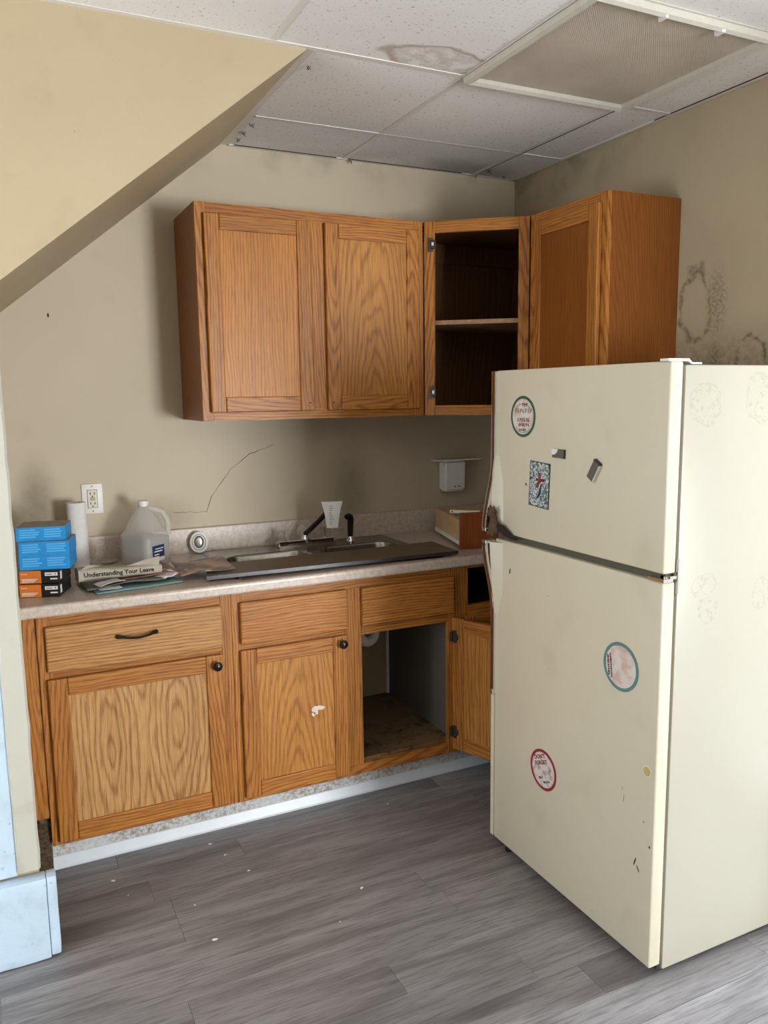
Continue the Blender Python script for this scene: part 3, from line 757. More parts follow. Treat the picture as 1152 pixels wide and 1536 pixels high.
# paper tag hung on the spout
tg = thing('paper_tag', 'white tapered paper tag with fine print hanging on the faucet spout', 'tag', (-1.046, -.240, 1.003), -.30)
bm = bmesh.new()
rings = []
for i in range(9):
    u = i/8; hw = .023+.020*u-.003*math.sin(u*PI); z = .0+.108*u
    rings.append([(-hw, -.002-.004*math.sin(u*2), z), (0, -.006-.004*math.sin(u*2), z), (hw, -.001-.004*math.sin(u*2), z), (hw, .0005, z), (0, -.0045, z), (-hw, -.0005, z)])
loft(bm, rings); obj('card', bm, 'paper', tg)
bm = bmesh.new()
for i in range(9):
    z = .018+i*.009; wd = random.uniform(.006, .014); bx(bm, -.012, -.012+wd*1.4, -.0108, -.0100, z, z+.0014)
obj('print', bm, 'inkdark', tg)
# ---- side sprayer
sp = thing('sink_sprayer', 'black pull-out sprayer standing upright beside the faucet', 'sprayer', (-.915, -.12, fz))
bm = bmesh.new(); lathe(bm, [(.020, 0), (.019, .006), (.014, .012), (.013, .020)], 18); obj('sprayer_base', bm, 'chrome', sp, smooth=True)
bm = bmesh.new(); tube(bm, [(0, 0, .016), (0, 0, .04), (.001, 0, .07), (.002, -.001, .092), (-.002, -.004, .104), (-.014, -.010, .108), (-.024, -.014, .104)], [.010, .0125, .0135, .0145, .0145, .013, .011], 12)
obj('sprayer_wand', bm, 'black', sp, smooth=True)

# ---- drain trap under the sink
dt = thing('drain_trap', 'white plastic drain trap hanging under the sink inside the open cabinet', 'pipe', (0, 0, 0))
bm = bmesh.new(); r = .024
P = [(-.948, -.30, .74), (-.948, -.30, .60)]+[(-.948+.0, -.30, .60)]
P = [(-.960, -.30, .744), (-.960, -.30, .58)]
for i in range(9):
    a = PI+i/8*PI; P.append((-.925+.035*math.cos(a)*1.0, -.30, .560+.040*math.sin(a)))
P += [(-.890, -.30, .60), (-.890, -.20, .615), (-.890, -.024, .62)]
tube(bm, P, .021, 12); obj('trap_bend', bm, 'pvc', dt, smooth=True)
bm = bmesh.new(); lathe(bm, [(.027, 0), (.027, .03)], 14, T(-.960, -.30, .585)); obj('slip_nut', bm, 'pvc', dt)
hs = bmesh.new(); tube(hs, [(-.955, -.12, .74), (-.950, -.12, .56), (-.935, -.14, .46), (-.955, -.16, .40), (-1.00, -.16, .36), (-1.06, -.10, .36)], .007, 8)
tag(obj('supply_hose', hs, 'black', None, smooth=True), 'thin black hose curling behind the drain trap in the open cabinet', 'hose')

# ================================================================== ON THE COUNTER
def boxth(name, label, cat, group, loc, rz, w, d, h):
    return thing(name, label, cat, loc, rz, group)
# orange and black cartons
OB = (-2.226, -.500)
def carton_ob(loc, rz, label, side):
    t = thing('carton', label, 'box', loc, rz, 'orange and black cartons')
    W, D, Hh = .122, .130, .0415
    bm = bmesh.new(); bx(bm, 0, W, 0, D, 0, Hh, bev=.0008); b = obj('carton_body', bm, 'blackbox', t)
    box('orange_panel', 'orangebox', (.0005, .066, -.0006, .0, .0006, Hh-.0006), b)
    bm = bmesh.new()
    bx(bm, .006, .050, -.0010, -.0006, .009, .0115); bx(bm, .006, .044, -.0010, -.0006, .0045, .0065); bx(bm, .006, .056, -.0010, -.0006, .0135, .0155)
    bx(bm, .006, .024, -.0010, -.0006, .030, .0318); obj('print', bm, 'paper', b)
    bm = bmesh.new(); bx(bm, .078, .117, -.0009, 0, .024, .035); bx(bm, .094, .116, -.0009, 0, .012, .0165); obj('white_label', bm, 'paper', b)
    bm = bmesh.new(); bx(bm, .082, .100, -.0012, -.0009, .028, .030); bx(bm, .109, .112, -.0012, -.0009, .0275, .032); obj('print', bm, 'inkdark', b)
    bm = bmesh.new(); bx(bm, W, W+.0008, .010, .026, .010, .036); obj('white_label', bm, 'paper', b)
    return t
R1 = math.radians(-20)
carton_ob((-2.222, -.498, CT+.0003), R1, 'orange and black carton on the counter at the bottom of the stack', 0)
carton_ob((-2.219, -.484, CT+.0421), R1, 'orange and black carton directly under the blue boxes', 0)
def carton_blue(loc, rz, label, W=.152):
    t = thing('carton', label, 'box', loc, rz, 'blue cartons')
    D, Hh = .135, .0445
    bm = bmesh.new(); bx(bm, 0, W, 0, D, 0, Hh, bev=.0008); b = obj('carton_body', bm, 'bluebox', t)
    box('carton_lid', 'cardgrey', (.001, W-.001, .001, D-.001, Hh, Hh+.0008), b)
    bm = bmesh.new()
    for k in range(4):
        bx(bm, .010, .010+random.uniform(.045, .060), -.0006, 0, .012+k*.0075, .016+k*.0075)
        bx(bm, .084, .084+random.uniform(.045, .060), -.0006, 0, .012+k*.0075, .016+k*.0075)
    obj('print', bm, 'bluelt', b)
    return t
R2 = math.radians(-14)
carton_blue((-2.217, -.482, CT+.0840), R2, 'bright blue carton directly on the orange and black boxes')
carton_blue((-2.216, -.484, CT+.1297), R2, 'bright blue carton in the middle of the three blue ones')
carton_blue((-2.220, -.474, CT+.1754), math.radians(-12), 'bright blue carton on top of the whole stack', .148)
# paper towel roll
pr = thing('paper_towel_roll', 'white paper towel roll standing upright below the outlet', 'paper towel', (-2.005, -.105, CT+.0005))
bm = bmesh.new(); n = 28; rings = []
for z in (0, .06, .12, .18, .245):
    rings.append([((.0345+.0012*math.sin(3*a+z*20))*math.cos(a), (.0345+.0012*math.sin(3*a+z*20))*math.sin(a), z) for a in [2*PI*i/n for i in range(n)]])
rings.append([(.020*math.cos(2*PI*i/n), .020*math.sin(2*PI*i/n), .245) for i in range(n)])
rings.append([(.020*math.cos(2*PI*i/n), .020*math.sin(2*PI*i/n), .15) for i in range(n)])
loft(bm, rings); obj('towel', bm, 'towel', pr, smooth=True)
bm = bmesh.new(); R_ = [[(rr*math.cos(2*PI*i/n), rr*math.sin(2*PI*i/n), z) for i in range(n)] for rr, z in ((.0195, .16), (.0195, .2445), (.0185, .2445), (.0185, .16))]
loft(bm, R_, cap=False); obj('core', bm, 'tornpaper', pr, smooth=True)
# water jug
jr = math.radians(-50)
jg = thing('water_jug', 'translucent plastic gallon jug half full of water', 'jug', (-1.775, -.165, CT+.0005), jr)
def sq(hw, r, z, seg=6, oy=0.0): return [(x, y+oy, zz) for x, y, zz in rrect(-hw, hw, -hw, hw, min(r, hw*.98), z, seg)]
bm = bmesh.new()
loft(bm, [sq(.060, .03, 0), sq(.068, .03, .004), sq(.0705, .03, .012), sq(.0705, .028, .05), sq(.0705, .028, .105), sq(.0700, .030, .118), sq(.064, .05, .135), sq(.057, .05, .158), sq(.047, .044, .180), sq(.035, .034, .199), sq(.022, .0215, .214), sq(.0165, .016, .222)], cap=False)
obj('jug_body', bm, 'hdpe', jg, smooth=True)
bm = bmesh.new(); lathe(bm, [(.0165, .221), (.0165, .226), (.0195, .227), (.0195, .241), (.0170, .243), (.0150, .243), (.0150, .225)], 20); obj('jug_neck', bm, 'white', jg, smooth=True)
bm = bmesh.new(); tube(bm, [(.010, .010, .209), (.030, .030, .208), (.048, .048, .197), (.058, .058, .172), (.062, .062, .145), (.058, .058, .112)], [.012, .0115, .011, .011, .012, .012], 12); obj('jug_handle', bm, 'hdpe', jg, smooth=True)
bm = bmesh.new(); loft(bm, [sq(.058, .03, .003), sq(.067, .03, .010), sq(.0690, .028, .05), sq(.0690, .028, .106)]); obj('water', bm, 'water', jg, smooth=True)
lb = box('jug_label', plain('navy_label', srgb(40, 52, 92), .5), (.0706, .0714, -.045, .020, .036, .080), jg)
bm = bmesh.new(); bx(bm, .0714, .0717, -.042, .018, .022, .035); bx(bm, .0714, .0717, -.036, .008, .056, .060); bx(bm, .0714, .0717, -.030, .014, .066, .069); bx(bm, .0714, .0717, -.036, -.010, .044, .048); obj('print', bm, 'paper', lb)
# air freshener
af = thing('air_freshener', 'small white oval air freshener leaning on the backsplash', 'air freshener', (-1.551, -.066, CT+.0040))
tl = Matrix.Rotation(-.10, 4, 'X')
def oval(bm, a, b, y0, y1, zc, seg=28, inner=None, ex=2.0):
    P = [(a*math.cos(2*PI*i/seg), zc+b*math.sin(2*PI*i/seg)) for i in range(seg)]
    if inner is None: prism(bm, P, y0, y1, 'xz')
    else:
        Q = [(inner*p[0], zc+(p[1]-zc)*inner) for p in P]
        loft(bm, [[(p[0], y0, p[1]) for p in P], [(p[0], y1, p[1]) for p in P], [(p[0], y1, p[1]) for p in Q], [(p[0], y0, p[1]) for p in Q], [(p[0], y0, p[1]) for p in P]], cap=False)
bm = bmesh.new(); oval(bm, .036, .043, 0, .026, .043); bmesh.ops.bevel(bm, geom=[e for e in bm.edges], offset=.003, segments=2, affect='EDGES')
ab = obj('freshener_body', bm, 'white', af, smooth=True)
bm = bmesh.new(); oval(bm, .027, .032, -.0015, .001, .044, inner=.94); obj('groove', bm, 'magnet', ab)
bm = bmesh.new(); oval(bm, .0185, .024, -.003, .001, .045, inner=.90); obj('groove', bm, 'inkdark', ab)
bm = bmesh.new(); bmesh.ops.create_uvsphere(bm, u_segments=18, v_segments=10, radius=1, matrix=T(0, .001, .045) @ Matrix.Diagonal((.0165, .007, .022, 1))); obj('silver_dome', bm, plain('silver_dome', (.82, .82, .83), .30, .85), ab, smooth=True)
af.rotation_euler = (-.12, 0, -.25)
# ---- papers
def sheet(name, mat, w, d, loc, rz, label, cat, wav=.004, seed=0, curl=None, group=None, thick=.0012, n=10):
    bm = bmesh.new(); V = {}
    for i in range(n+1):
        for j in range(n+1):
            u, v = i/n, j/n
            z = wav*(mnoise.noise((u*2.2+seed, v*2.2, seed*1.7))+.6)
            z = max(z, .0006)
            if curl: z += curl(u, v)
            V[i, j] = bm.verts.new((u*w, v*d, z))
    for i in range(n):
        for j in range(n): bm.faces.new((V[i, j], V[i+1, j], V[i+1, j+1], V[i, j+1]))
    bmesh.ops.recalc_face_normals(bm, faces=bm.faces); bm.faces.ensure_lookup_table()
    if bm.faces[0].normal.z < 0: bmesh.ops.reverse_faces(bm, faces=bm.faces)
    o = obj(name, bm, mat, None, smooth=True); o.location = loc; o.rotation_euler = (0, 0, rz)
    md = o.modifiers.new('thick', 'SOLIDIFY'); md.thickness = thick; md.offset = 1
    return tag(o, label, cat, group)
sheet('folder', 'teal', .285, .20, (-2.000, -.580, CT+.001), .14, 'teal paper folder at the bottom of the paper pile', 'folder', .002, 1.2, thick=.003)
sheet('magazine', 'greysheet', .25, .20, (-2.025, -.545, CT+.0085), .10, 'dark grey crumpled magazine between teal folder and newspaper', 'magazine', .008, 3.3, curl=lambda u, v: .006*(1-v)*u, thick=.002)
sheet('envelope', 'paper', .085, .06, (-1.985, -.568, CT+.016), .32, 'white folded letter sticking out of the paper pile', 'paper', .006, 5.1, curl=lambda u, v: .010*math.sin(u*2.4), thick=.0008)
sheet('envelope', 'paper', .070, .045, (-1.988, -.574, CT+.010), .12, 'small white slip lying flat on the teal folder', 'paper', .003, 8.1, thick=.0008)
sheet('envelope', 'paper', .065, .07, (-1.775, -.520, CT+.013), .55, 'white envelope corner beside the colour flyer', 'paper', .010, 2.4, curl=lambda u, v: .014*u*v, thick=.0008)
sheet('catalogue', plain('catalogue_cover', srgb(150, 104, 90), .5, var=.45, scale=24), .20, .20, (-1.915, -.500, CT+.021), .12, 'thin reddish catalogue under the rolled newspaper', 'catalogue', .006, 6.2, curl=lambda u, v: .004*u, thick=.0015)
sheet('flyer', 'flyer', .185, .225, (-1.722, -.535, CT+.019), -.02, 'wrinkled colour flyer lying between the jug and the sink', 'flyer', .012, 4.4, curl=lambda u, v: .012*u+.005*math.sin(u*5+v*2), thick=.0008, n=14)
# rolled newspaper
nw = thing('newspaper', 'folded newspaper with a bold headline on the paper pile', 'newspaper', (-2.045, -.505, CT+.028), .09)
bm = bmesh.new(); L = .272; rings = []
for i in range(13):
    u = i/12; hh = .044-.014*u+.002*math.sin(u*9); dd = .062
    pts = []
    for k in range(22):
        a = 2*PI*k/22; cx, cz = math.cos(a), math.sin(a)
        yy = dd/2*(abs(cx)**.55)*(1 if cx > 0 else -1); zz = hh/2*(abs(cz)**.6)*(1 if cz > 0 else -1)
        pts.append((u*L, dd/2+yy, hh/2+zz+.0008*math.sin(k*5+u*20)))
    rings.append(pts)
loft(bm, rings); nb = obj('paper_roll', bm, 'news', nw, smooth=True)
tm = text_mesh('Understanding Your Leave', .0225, .0006)
xs = [v.co.x for v in tm.verts]; wsc = .228/(max(xs)-min(xs)); x_min = min(xs)
for v in tm.verts:
    u = (v.co.x-x_min)*wsc; x = .016+u; hh = .044-.014*(x/L)
    v.co = Vector((x, -.0011+(-v.co.z), hh*.56+v.co.y*.92))
obj('headline', tm, 'newsink', nb)
bm = bmesh.new()
for k in range(3): bx(bm, .016, .016+(.09, .20, .17)[k], -.0010, -.0003, .0095-k*.0028, .0102-k*.0028)
obj('print', bm, 'inkdark', nb)
def flap(name, pts, mat): # raised folded flap of the newspaper
    bm = bmesh.new(); R1_ = [bm.verts.new(p) for p in pts]; bm.faces.new(R1_); o = obj(name, bm, mat, nb)
    md = o.modifiers.new('t', 'SOLIDIFY'); md.thickness = .001; return o
flap('flap', [(.16, .030, .034), (.235, .006, .058), (.266, .004, .060), (.262, .002, .030)], 'news')
flap('flap', [(.008, .010, .042), (.030, .008, .056), (.075, .03, .046)], 'news')
# crumpled scrap behind the jug
sheet('paper_scrap', 'news', .055, .04, (-1.915, -.105, CT+.001), .4, 'crumpled tan paper scrap beside the jug', 'paper', .012, 9.4, thick=.0008)

# ---- outlet
ol = thing('wall_outlet', 'white grounded wall outlet on the beige back wall', 'outlet', (-1.9355, -.0005, 1.157))
bm = bmesh.new(); bx(bm, -.038, .038, -.006, 0, -.058, .058, bev=.003, seg=2); op = obj('cover_plate', bm, 'white', ol, smooth=True)
box('receptacle_edge', 'plushdark', (-.0187, .0187, -.0066, -.006, -.0352, .0352), ol); box('receptacle', 'offwhite', (-.0175, .0175, -.0085, -.006, -.034, .034), ol, bev=.001)
bm = bmesh.new()
for zz in (.019, -.019):
    bx(bm, -.009, -.006, -.0092, -.0085, zz-.003, zz+.007); bx(bm, .006, .009, -.0092, -.0085, zz-.003, zz+.006)
    lathe(bm, [(.003, 0), (.003, .0007)], 10, T(0, -.0085, zz-.009) @ Matrix.Rotation(PI/2, 4, 'X'))
obj('slot', bm, 'inkdark', ol)
bm = bmesh.new(); bx(bm, -.009, .009, -.0096, -.0085, -.0055, -.0012); bx(bm, -.009, .009, -.0096, -.0085, .0012, .0055); obj('test_button', bm, 'gasket', ol)
bm = bmesh.new()
for zz in (.048, -.048): lathe(bm, [(.003, 0), (.002, .001)], 10, T(0, -.006, zz) @ Matrix.Rotation(PI/2, 4, 'X'))
obj('screw', bm, 'gasket', ol)

# ---- white dispenser on the back wall
ds = thing('wall_dispenser', 'white boxy dispenser with a thin shelf mounted in the dark corner', 'dispenser', (-.352, -.0005, 1.09))
bm = bmesh.new(); prism(bm, [(-.060, 0), (.052, 0), (.055, .142), (-.060, .142)], -.060, 0, 'xz'); bmesh.ops.bevel(bm, geom=list(bm.edges), offset=.010, segments=3, affect='EDGES'); obj('dispenser_body', bm, 'white', ds, smooth=True)
bm = bmesh.new(); bx(bm, -.100, .120, -.080, -.0, .1425, .1485); obj('shelf_plate', bm, 'white', ds)
bm = bmesh.new(); bx(bm, -.012, .000, -.0612, -.0595, .020, .024); bx(bm, .010, .022, -.0612, -.0595, .020, .024); obj('vent_slot', bm, 'inkdark', ds)

# ---- drawer standing on the counter
dr = thing('drawer_box', 'loose wooden drawer with reddish front set down on the counter corner', 'drawer', (-.603, -.508, CT+.0005), math.radians(-14.5))
box('drawer_front', 'drawerfront', (0, .33, 0, .018, 0, .148), dr, bev=.0025, seg=2)
box('drawer_side', 'drawerside', (.012, .024, .0182, .43, .016, .112), dr); box('drawer_side', 'drawerside', (.306, .318, .0182, .43, .016, .112), dr)
box('drawer_back', 'drawerside', (.0242, .3058, .418, .43, .020, .112), dr); box('drawer_bottom', 'drawerside', (.0242, .3058, .0182, .4178, .0, .012), dr)
box('slide_rail', 'white', (.002, .0118, .03, .40, .014, .030), dr)
for (x, yy, L, a, lab) in ((.030, .25, .13, .5, 'loose white drawer slide lying across the middle of the drawer box'), (.115, .13, .12, .5, 'loose white drawer slide lying just behind the reddish drawer front')):
    bm = bmesh.new(); bx(bm, 0, L, -.007, .007, 0, .014, bev=.002); lathe(bm, [(.004, .0141), (.004, .0149)], 10, T(.016, 0, 0))
    o = obj('drawer_slide', bm, 'white', None); o.location = dr.matrix_basis @ Vector((x, yy, .1125)); o.rotation_euler = (0, 0, math.radians(-14.5)-a)
    tag(o, lab, 'drawer slide', 'drawer slides on the loose drawer')
    box('end_hole', 'inkdark', (.008, .014, -.0074, -.0069, .004, .010), o)
box('cross_slat', 'drawerside', (.0242, .3058, .10, .16, .100, .112), dr); box('cross_slat', 'drawerside', (.0242, .3058, .24, .31, .100, .112), dr)

# ================================================================== CEILING LIGHT
lf = thing('ceiling_light', 'square ceiling light fixture with a grey prismatic lens, switched off', 'ceiling light', (0, 0, 0))
fx0, fx1, fy0, fy1 = gx[6]-.006, gx[7]+.006, gy[3]-.004, gy[2]+.004
def frame_bar(P0, P1):
    pass
prof = [(0, .0), (.002, -.012), (.012, -.018), (.026, -.012), (.036, -.004), (.036, .004), (0, .004)]
corn = [(fx0, fy0), (fx1, fy0), (fx1, fy1), (fx0, fy1)]
for q in range(4):
    a = corn[q]; b = corn[(q+1) % 4]; d = Vector((b[0]-a[0], b[1]-a[1])).normalized(); nrm = Vector((-d.y, d.x))
    bm = bmesh.new()
    ra = [(a[0]+nrm.x*u+d.x*u, a[1]+nrm.y*u+d.y*u, H-.006+zz) for u, zz in prof]; rb = [(b[0]+nrm.x*u-d.x*u, b[1]+nrm.y*u-d.y*u, H-.006+zz) for u, zz in prof]
    loft(bm, [ra, rb]); obj('frame_bar', bm, 'fixture', lf)
box('diffuser', 'diffuser', (fx0+.035, fx1-.035, fy0+.035, fy1-.035, H-.010, H-.006), lf)
box('housing', 'tbar', (fx0+.012, fx1-.012, fy0+.012, fy1-.012, H+.001, H+.030), lf)
bm = bmesh.new(); bx(bm, -.44, -.425, fy0+.004, fy0+.034, H-.026, H-.008, bev=.002); bx(bm, -.64, -.63, fy0+.004, fy0+.034, H-.026, H-.010, bev=.002); obj('latch_clip', bm, 'white', lf)

# ================================================================== REFRIGERATOR
FX, FN, FF = -.8196, -1.8113, -1.066
fr = thing('refrigerator', 'almond top-freezer refrigerator with stickers and magnets on its doors', 'refrigerator', (0, 0, 0))
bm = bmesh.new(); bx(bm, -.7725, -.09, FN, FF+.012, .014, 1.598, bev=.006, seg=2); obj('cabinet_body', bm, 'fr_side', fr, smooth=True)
bm = bmesh.new(); bx(bm, -.7800, -.7726, FN+.012, FF, .06, 1.070); bx(bm, -.7800, -.7726, FN+.012, FF, 1.094, 1.594); obj('gasket', bm, 'gasket', fr)
box('gap_bar', 'gapgrey', (-.800, -.7727, FN+.014, FF-.004, 1.0705, 1.0935), fr)
def fdoor(z0, z1):
    bm = bmesh.new(); bx(bm, FX, -.7802, FN, FF-.016, z0, z1, bev=.005, seg=3); return obj('door', bm, 'fr_door', fr, smooth=True)
dF = fdoor(1.093, 1.606); dL = fdoor(.033, 1.071)
# trim strips with bowed handles on the opening edge
yh = FF-.008
def handle(parent, z_free, z_seam, z_mid):
    """trim from z_free (far end) to z_seam; bows out between z_mid and z_seam"""
    n = 26
    def prof(z):
        u = max(0, min(1, (z-z_mid)/(z_seam-z_mid))); s = u*u*(3-2*u); return s
    rings = []; rc = []; rs = []
    for i in range(n+1):
        z = z_free+(z_seam-z_free)*i/n; s = prof(z)
        xo = FX-.004-.034*s; y0, y1 = yh-.007, yh+.007+.002*s
        xi = FX+.012-.018*s if s > .02 else FX+.025
        rings.append([(xo, y0, z), (xo, y1, z), (xi, y1, z), (xi, y0, z)])
        rc.append([(xo-.002, y0-.0035, z), (xo-.002, y0+.0005, z), (xo+.006, y0+.0005, z), (xo+.006, y0-.0035, z)])
        rs.append([(xo-.0025, y1, z), (xo-.0025, y1+.002, z), (xo+.004, y1+.002, z), (xo+.004, y1, z)])
    bm = bmesh.new(); loft(bm, rings); h = obj('handle', bm, 'brownwood', parent)
    bm = bmesh.new(); loft(bm, rc); obj('chrome_trim', bm, 'chrome', h)
    bm = bmesh.new(); loft(bm, rs); obj('chrome_trim', bm, 'chrome', h)
    # end cap at the seam
    s = -1 if z_seam > z_free else 1
    za, zb = sorted((z_seam, z_seam+s*.012))
    bm = bmesh.new(); bx(bm, FX-.041, FX-.002, yh-.012, yh+.012, za, zb, bev=.002); obj('handle_end_cap', bm, 'chrome', h)
    # almond flared grip behind the bow
    bm = bmesh.new(); rr = []
    for i in range(13):
        u = i/12; z = z_mid+(z_seam-z_mid)*(-.02+.99*u); s = max(.03, u)**.6; wd = .034*min(1, .25+2.2*u) ; ht = .024*s
        rr.append([(FX+.001, yh-.018-wd, z), (FX-ht*.35, yh-.018-wd*.55, z), (FX-ht, yh-.010, z), (FX-ht*.9, yh-.002, z), (FX+.001, yh-.001, z)])
    loft(bm, rr); obj('grip_flare', bm, 'almond', h, smooth=True)
    return h
handle(dF, 1.604, 1.096, 1.335); handle(dL, .545, 1.068, .825)
bm = bmesh.new(); bx(bm, FX-.004, FX+.03, FF-.0155, FF, .036, .5445, bev=.002); obj('edge_trim', bm, 'almond', dL)
bm = bmesh.new(); bx(bm, FX-.010, FX-.001, yh-.010, yh+.004, .540, .560, bev=.002); obj('trim_end', bm, 'chrome', dL)
# hinges
bm = bmesh.new()
prism(bm, [(-.822, 1.6062), (-.800, 1.6062), (-.760, 1.6062), (-.748, 1.5995), (-.715, 1.5995), (-.715, 1.6035), (-.746, 1.6035), (-.757, 1.6125), (-.822, 1.6125)], FN+.006, FN+.034, 'xz'); obj('top_hinge', bm, 'white', fr)
bm = bmesh.new(); bx(bm, -.8, -.772, FN-.0022, FN+.030, 1.078, 1.0865, bev=.001); bx(bm, FX-.004, -.79, FN-.004, FN+.05, 1.0725, 1.081, bev=.001); bx(bm, -.7775, -.770, FN-.004, FN+.002, 1.040, 1.128, bev=.001)
lathe(bm, [(.006, 0), (.006, .012)], 12, T(-.800, FN+.012, 1.073)); obj('middle_hinge', bm, 'chrome', fr)
box('kick_grille', 'black', (-.765, -.75, FN+.02, FF-.02, .020, .085), fr)
bm = bmesh.new(); bx(bm, -.785, -.762, FN+.008, FN+.05, .012, .034, bev=.002); obj('bottom_hinge', bm, 'zinc', fr)
for yy in (FN+.08, FF-.09):
    bm = bmesh.new(); lathe(bm, [(.012, -.010), (.018, -.008), (.018, .008), (.012, .010)], 16, T(-.725, yy, .018) @ Matrix.Rotation(PI/2, 4, 'X')); obj('roller', bm, 'black', fr)
for yy in (FN+.12, FN+.26, FF-.07):
    bm = bmesh.new(); lathe(bm, [(.010, .0), (.012, .004), (.012, .008), (.006, .010), (.006, .034)], 14, T(-.795 if yy > -1.3 else -.782, yy, .0005 if yy > -1.3 else .010)); obj('levelling_foot', bm, 'plushdark' if yy > -1.3 else 'magnet', fr)
# paint chips on the doors
bm = bmesh.new()
for (yy, zz, a, b, rr) in ((-1.165, .977, .0035, .010, .2), (-1.748, .305, .0025, .014, .3), (-1.760, .290, .0025, .010, -.6), (-1.798, .371, .003, .004, 0), (-1.775, .43, .0016, .003, 0), (-1.37, .72, .0016, .0016, 0), (-1.36, .94, .0016, .0016, 0), (-1.70, .46, .001, .012, .1), (-1.245, 1.262, .006, .003, .6)):
    vs = [bm.verts.new((FX-.0003, yy+a*math.cos(q)*math.cos(rr)-b*math.sin(q)*math.sin(rr), zz+a*math.cos(q)*math.sin(rr)+b*math.sin(q)*math.cos(rr))) for q in [k*2*PI/10 for k in range(10)]]
    bm.faces.new(vs)
obj('paint_chip', bm, plain('chip_brown', srgb(86, 70, 52), .8), dL)

# stickers and magnets.  Door plane: right-hand direction in the picture is -y
def on_door(o, yy, zz, rot=0.0, off=.0006):
    # local x -> -y, local y -> z, local z -> -x
    m = Matrix(((0, 0, -1, FX-off), (-1, 0, 0, yy), (0, 1, 0, zz), (0, 0, 0, 1)))
    o.matrix_world = m @ RZ(rot)
def disc(bm, a, z0, z1, seg=40, inner=None):
    P = [(a*math.cos(2*PI*i/seg), a*math.sin(2*PI*i/seg)) for i in range(seg)]
    if inner is None: prism(bm, P, z0, z1)
    else:
        Q = [(p[0]*inner/a, p[1]*inner/a) for p in P]
        loft(bm, [[(*p, z0) for p in P], [(*p, z1) for p in P], [(*p, z1) for p in Q], [(*p, z0) for p in Q], [(*p, z0) for p in P]], cap=False)
def sticker(label, yy, zz, rad, ring, face, rot):
    o = bpy.data.objects.new('round_sticker', None); C.objects.link(o); o.empty_display_size = .03
    tag(o, label, 'sticker'); on_door(o, yy, zz, rot)
    bm = bmesh.new(); disc(bm, rad*.90, 0, .0005); f = obj('sticker_face', bm, face, o)
    bm = bmesh.new(); disc(bm, rad, 0, .0007, inner=rad*.86); obj('printed_ring', bm, ring, o)
    return o, f
def scribble(f, rows, mat, seed):
    random.seed(seed); bm = bmesh.new()
    for (x0, x1, yy, hh) in rows:
        x = x0
        while x < x1:
            k = random.choice((0, 1, 2))
            wl = random.uniform(.5, .9)*hh
            if k == 0: pts = [(x, yy), (x+wl*.2, yy+hh), (x+wl*.6, yy+hh*.9), (x+wl*.5, yy+hh*.4), (x+wl*.1, yy+hh*.45)]
            elif k == 1: pts = [(x, yy+hh), (x+wl*.1, yy), (x+wl*.6, yy+.1*hh), (x+wl*.6, yy+hh)]
            else: pts = [(x+wl*.6, yy+hh*.8), (x+wl*.1, yy+hh*.9), (x, yy+hh*.3), (x+wl*.4, yy), (x+wl*.6, yy+hh*.4), (x+wl*.3, yy+.45*hh)]
            tube(bm, [(p[0], p[1], .0006) for p in pts], .0011, 4); x += wl+hh*.22
    return obj('lettering', bm, mat, f)
o, f = sticker('round green-ringed sticker with dark scrawled lettering on the freezer door', -1.2265, 1.4655, .062, 'ringgreen', 'stk', 0)
scribble(f, [(-.002, .020, .030, .011), (-.040, .038, .010, .014), (-.028, .030, -.016, .012), (-.020, .030, -.030, .010), (-.018, .018, -.044, .008)], 'inkdark', 4)
bm = bmesh.new()
for s, zc in ((1, .012), (-1, -.022)): tube(bm, [(.040*math.cos(a)*.9, zc+.020*math.sin(a)*s+.006*s, .0006) for a in [PI*.08+i/10*PI*.84 for i in range(11)]], .0009, 4)
obj('lettering', bm, 'inkred', f)
o, f = sticker('round teal-ringed faded sticker on the refrigerator door', -1.674, .818, .066, 'ringteal', 'stk', 0)
scribble(f, [(-.028, .026, .043, .006), (-.034, .034, .033, .006)], 'inkdark', 9)
f.rotation_euler = (0, 0, PI/2+.12)
o, f = sticker('round red-ringed sticker with red lettering low on the refrigerator door', -1.352, .390, .064, 'ringred', 'stk2', 0)
for s, zc, sz in (("DON'T", .040, .018), ("FORGET", .022, .017)):
    tm = text_mesh(s, sz, .0005, .0003)
    for v in tm.verts: v.co += Vector((-.002, zc, .0007))
    obj('lettering', tm, 'inkred', f)
scribble(f, [(-.030, -.010, -.026, .008), (-.012, .016, -.040, .007)], 'inkdark', 12)
f.rotation_euler = (0, 0, .42)
# little cream dot
dt_ = bpy.data.objects.new('dot_sticker', None); C.objects.link(dt_); tag(dt_, 'tiny yellowish dot sticker near the hinge edge of the lower door', 'sticker'); on_door(dt_, -1.781, .572, 0)
bm = bmesh.new(); disc(bm, .0125, 0, .0014, 20); obj('sticker_face', bm, plain('dot_yellow', srgb(196, 178, 108), .5), dt_)
bm = bmesh.new(); disc(bm, .0155, 0, .0008, 20, inner=.0120); obj('pale_edge', bm, 'paper', dt_)
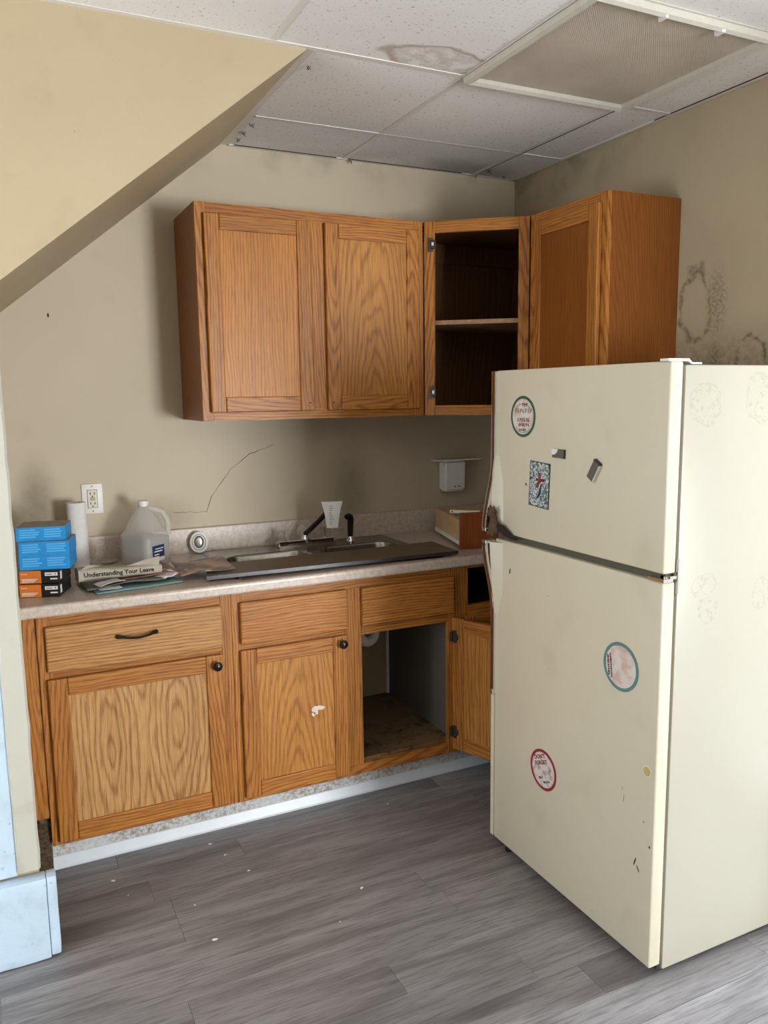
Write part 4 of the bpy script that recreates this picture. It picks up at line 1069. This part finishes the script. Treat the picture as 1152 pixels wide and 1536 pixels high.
# picture magnet (plain scribbled pattern)
pm = bpy.data.objects.new('picture_magnet', None); C.objects.link(pm); tag(pm, 'rectangular picture magnet with blue scribbles and a red cross shape', 'magnet'); on_door(pm, -1.3135, 1.267, -.05, .0012)
bm = bmesh.new(); bx(bm, -.046, .046, -.0655, .0655, 0, .002, bev=.0005); fm = obj('picture_face', bm, 'art', pm)
bm = bmesh.new()
for q in ((-.047, -.0455, -.066, .066), (.0455, .047, -.066, .066), (-.047, .047, -.067, -.0655), (-.047, .047, .0655, .067)): bx(bm, q[0], q[1], q[2], q[3], 0, .0024)
obj('dark_edge', bm, 'magdark', pm)
bm = bmesh.new(); tube(bm, [(.000, .035, .002), (.004, .012, .002), (-.010, -.008, .002)], [.005, .006, .004], 5); tube(bm, [(-.012, .014, .002), (.026, .016, .002)], .0045, 5); obj('red_cross_mark', bm, 'inkred', pm)
bm = bmesh.new(); tube(bm, [(.010, -.005, .002), (.004, -.028, .002), (-.006, -.040, .002)], [.003, .005, .003], 5); obj('dark_mark', bm, plain('navy_ink', srgb(40, 40, 74), .6), pm)
# two grey magnets
g = bpy.data.objects.new('block_magnet', None); C.objects.link(g); tag(g, 'small grey rectangular magnet with a worn white corner on the freezer door', 'magnet'); on_door(g, -1.4015, 1.3645, -.02)
bm = bmesh.new(); bx(bm, -.026, .026, -.0125, .0125, 0, .006, bev=.001); gb = obj('magnet_body', bm, 'magnet', g)
bm = bmesh.new(); prism(bm, [(-.026, .0125), (.002, .0125), (-.004, .002), (-.014, -.004), (-.026, -.005)], .006, .0066); obj('worn_patch', bm, 'paper', g)
box('magnet_side', 'magdark', (.0262, .029, -.013, .0125, 0, .0062), g)
g = bpy.data.objects.new('block_magnet', None); C.objects.link(g); tag(g, 'tilted dark grey magnet block on the freezer door', 'magnet'); on_door(g, -1.556, 1.327, -.55)
bm = bmesh.new(); bx(bm, -.013, .013, -.0265, .0265, 0, .010, bev=.001); obj('magnet_body', bm, 'magnet', g)
box('magnet_side', 'almond', (.0132, .0165, -.026, .026, 0, .0098), g); box('magnet_top', 'magdark', (-.013, .0132, .0267, .031, 0, .0100), g)

# ---- small furry toy tucked between the handles
def remeshed(bm, vox):
    me = bpy.data.meshes.new('t'); bm.to_mesh(me); bm.free(); o = bpy.data.objects.new('t', me); C.objects.link(o)
    md = o.modifiers.new('r', 'REMESH'); md.mode = 'VOXEL'; md.voxel_size = vox
    m2 = o.modifiers.new('s', 'SMOOTH'); m2.iterations = 4
    dg = bpy.context.evaluated_depsgraph_get(); me2 = bpy.data.meshes.new_from_object(o.evaluated_get(dg)); b2 = bmesh.new(); b2.from_mesh(me2)
    bpy.data.objects.remove(o); bpy.data.meshes.remove(me); bpy.data.meshes.remove(me2); return b2
ty = thing('furry_toy', 'small brown furry animal toy perched at the freezer handle', 'toy', (FX-.024, -1.110, 1.082))
bm = bmesh.new()
def ball(c, r): bmesh.ops.create_uvsphere(bm, u_segments=14, v_segments=10, radius=1, matrix=T(*c) @ Matrix.Diagonal((*r, 1)))
ball((0, 0, .030), (.017, .022, .030)); ball((0, .004, .060), (.012, .014, .016)); ball((-.004, .006, .078), (.015, .017, .016)); ball((-.016, .006, .074), (.009, .009, .008))
ball((-.004, .016, .094), (.004, .006, .009)); ball((-.004, -.004, .094), (.004, .005, .008)); ball((-.012, -.010, .012), (.008, .008, .010)); ball((-.012, .012, .012), (.008, .008, .010))
obj('toy_body', remeshed(bm, .003), 'plush', ty, smooth=True)
bm = bmesh.new(); tube(bm, [(.002, -.012, .040), (.008, -.030, .030), (.012, -.054, .016), (.016, -.078, .007), (.019, -.096, .004)], [.008, .012, .011, .007, .003], 10); obj('toy_tail', bm, 'plushdark', ty, smooth=True)

# ---- crumbs on the floor
for i, (x, y, s) in enumerate(((-1.615, -.845, .006), (-1.99, -.80, .004), (-1.815, -.945, .005), (-1.80, -1.13, .009), (-1.325, -1.10, .007), (-1.02, -.665, .005), (-1.69, -.63, .008), (-1.66, -.72, .006), (-1.45, -1.22, .004), (-2.02, -.70, .008))):
    bm = bmesh.new(); bmesh.ops.create_icosphere(bm, subdivisions=1, radius=1, matrix=T(x, y, s*.2) @ RZ(i) @ Matrix.Diagonal((s, s*.6, s*.2, 1)))
    for v in bm.verts: v.co.x += random.uniform(-.3, .3)*s
    o = obj('paint_flake', bm, 'paper', None); tag(o, 'tiny white paint flake lying on the grey plank floor', 'debris', 'paint flakes on the floor')
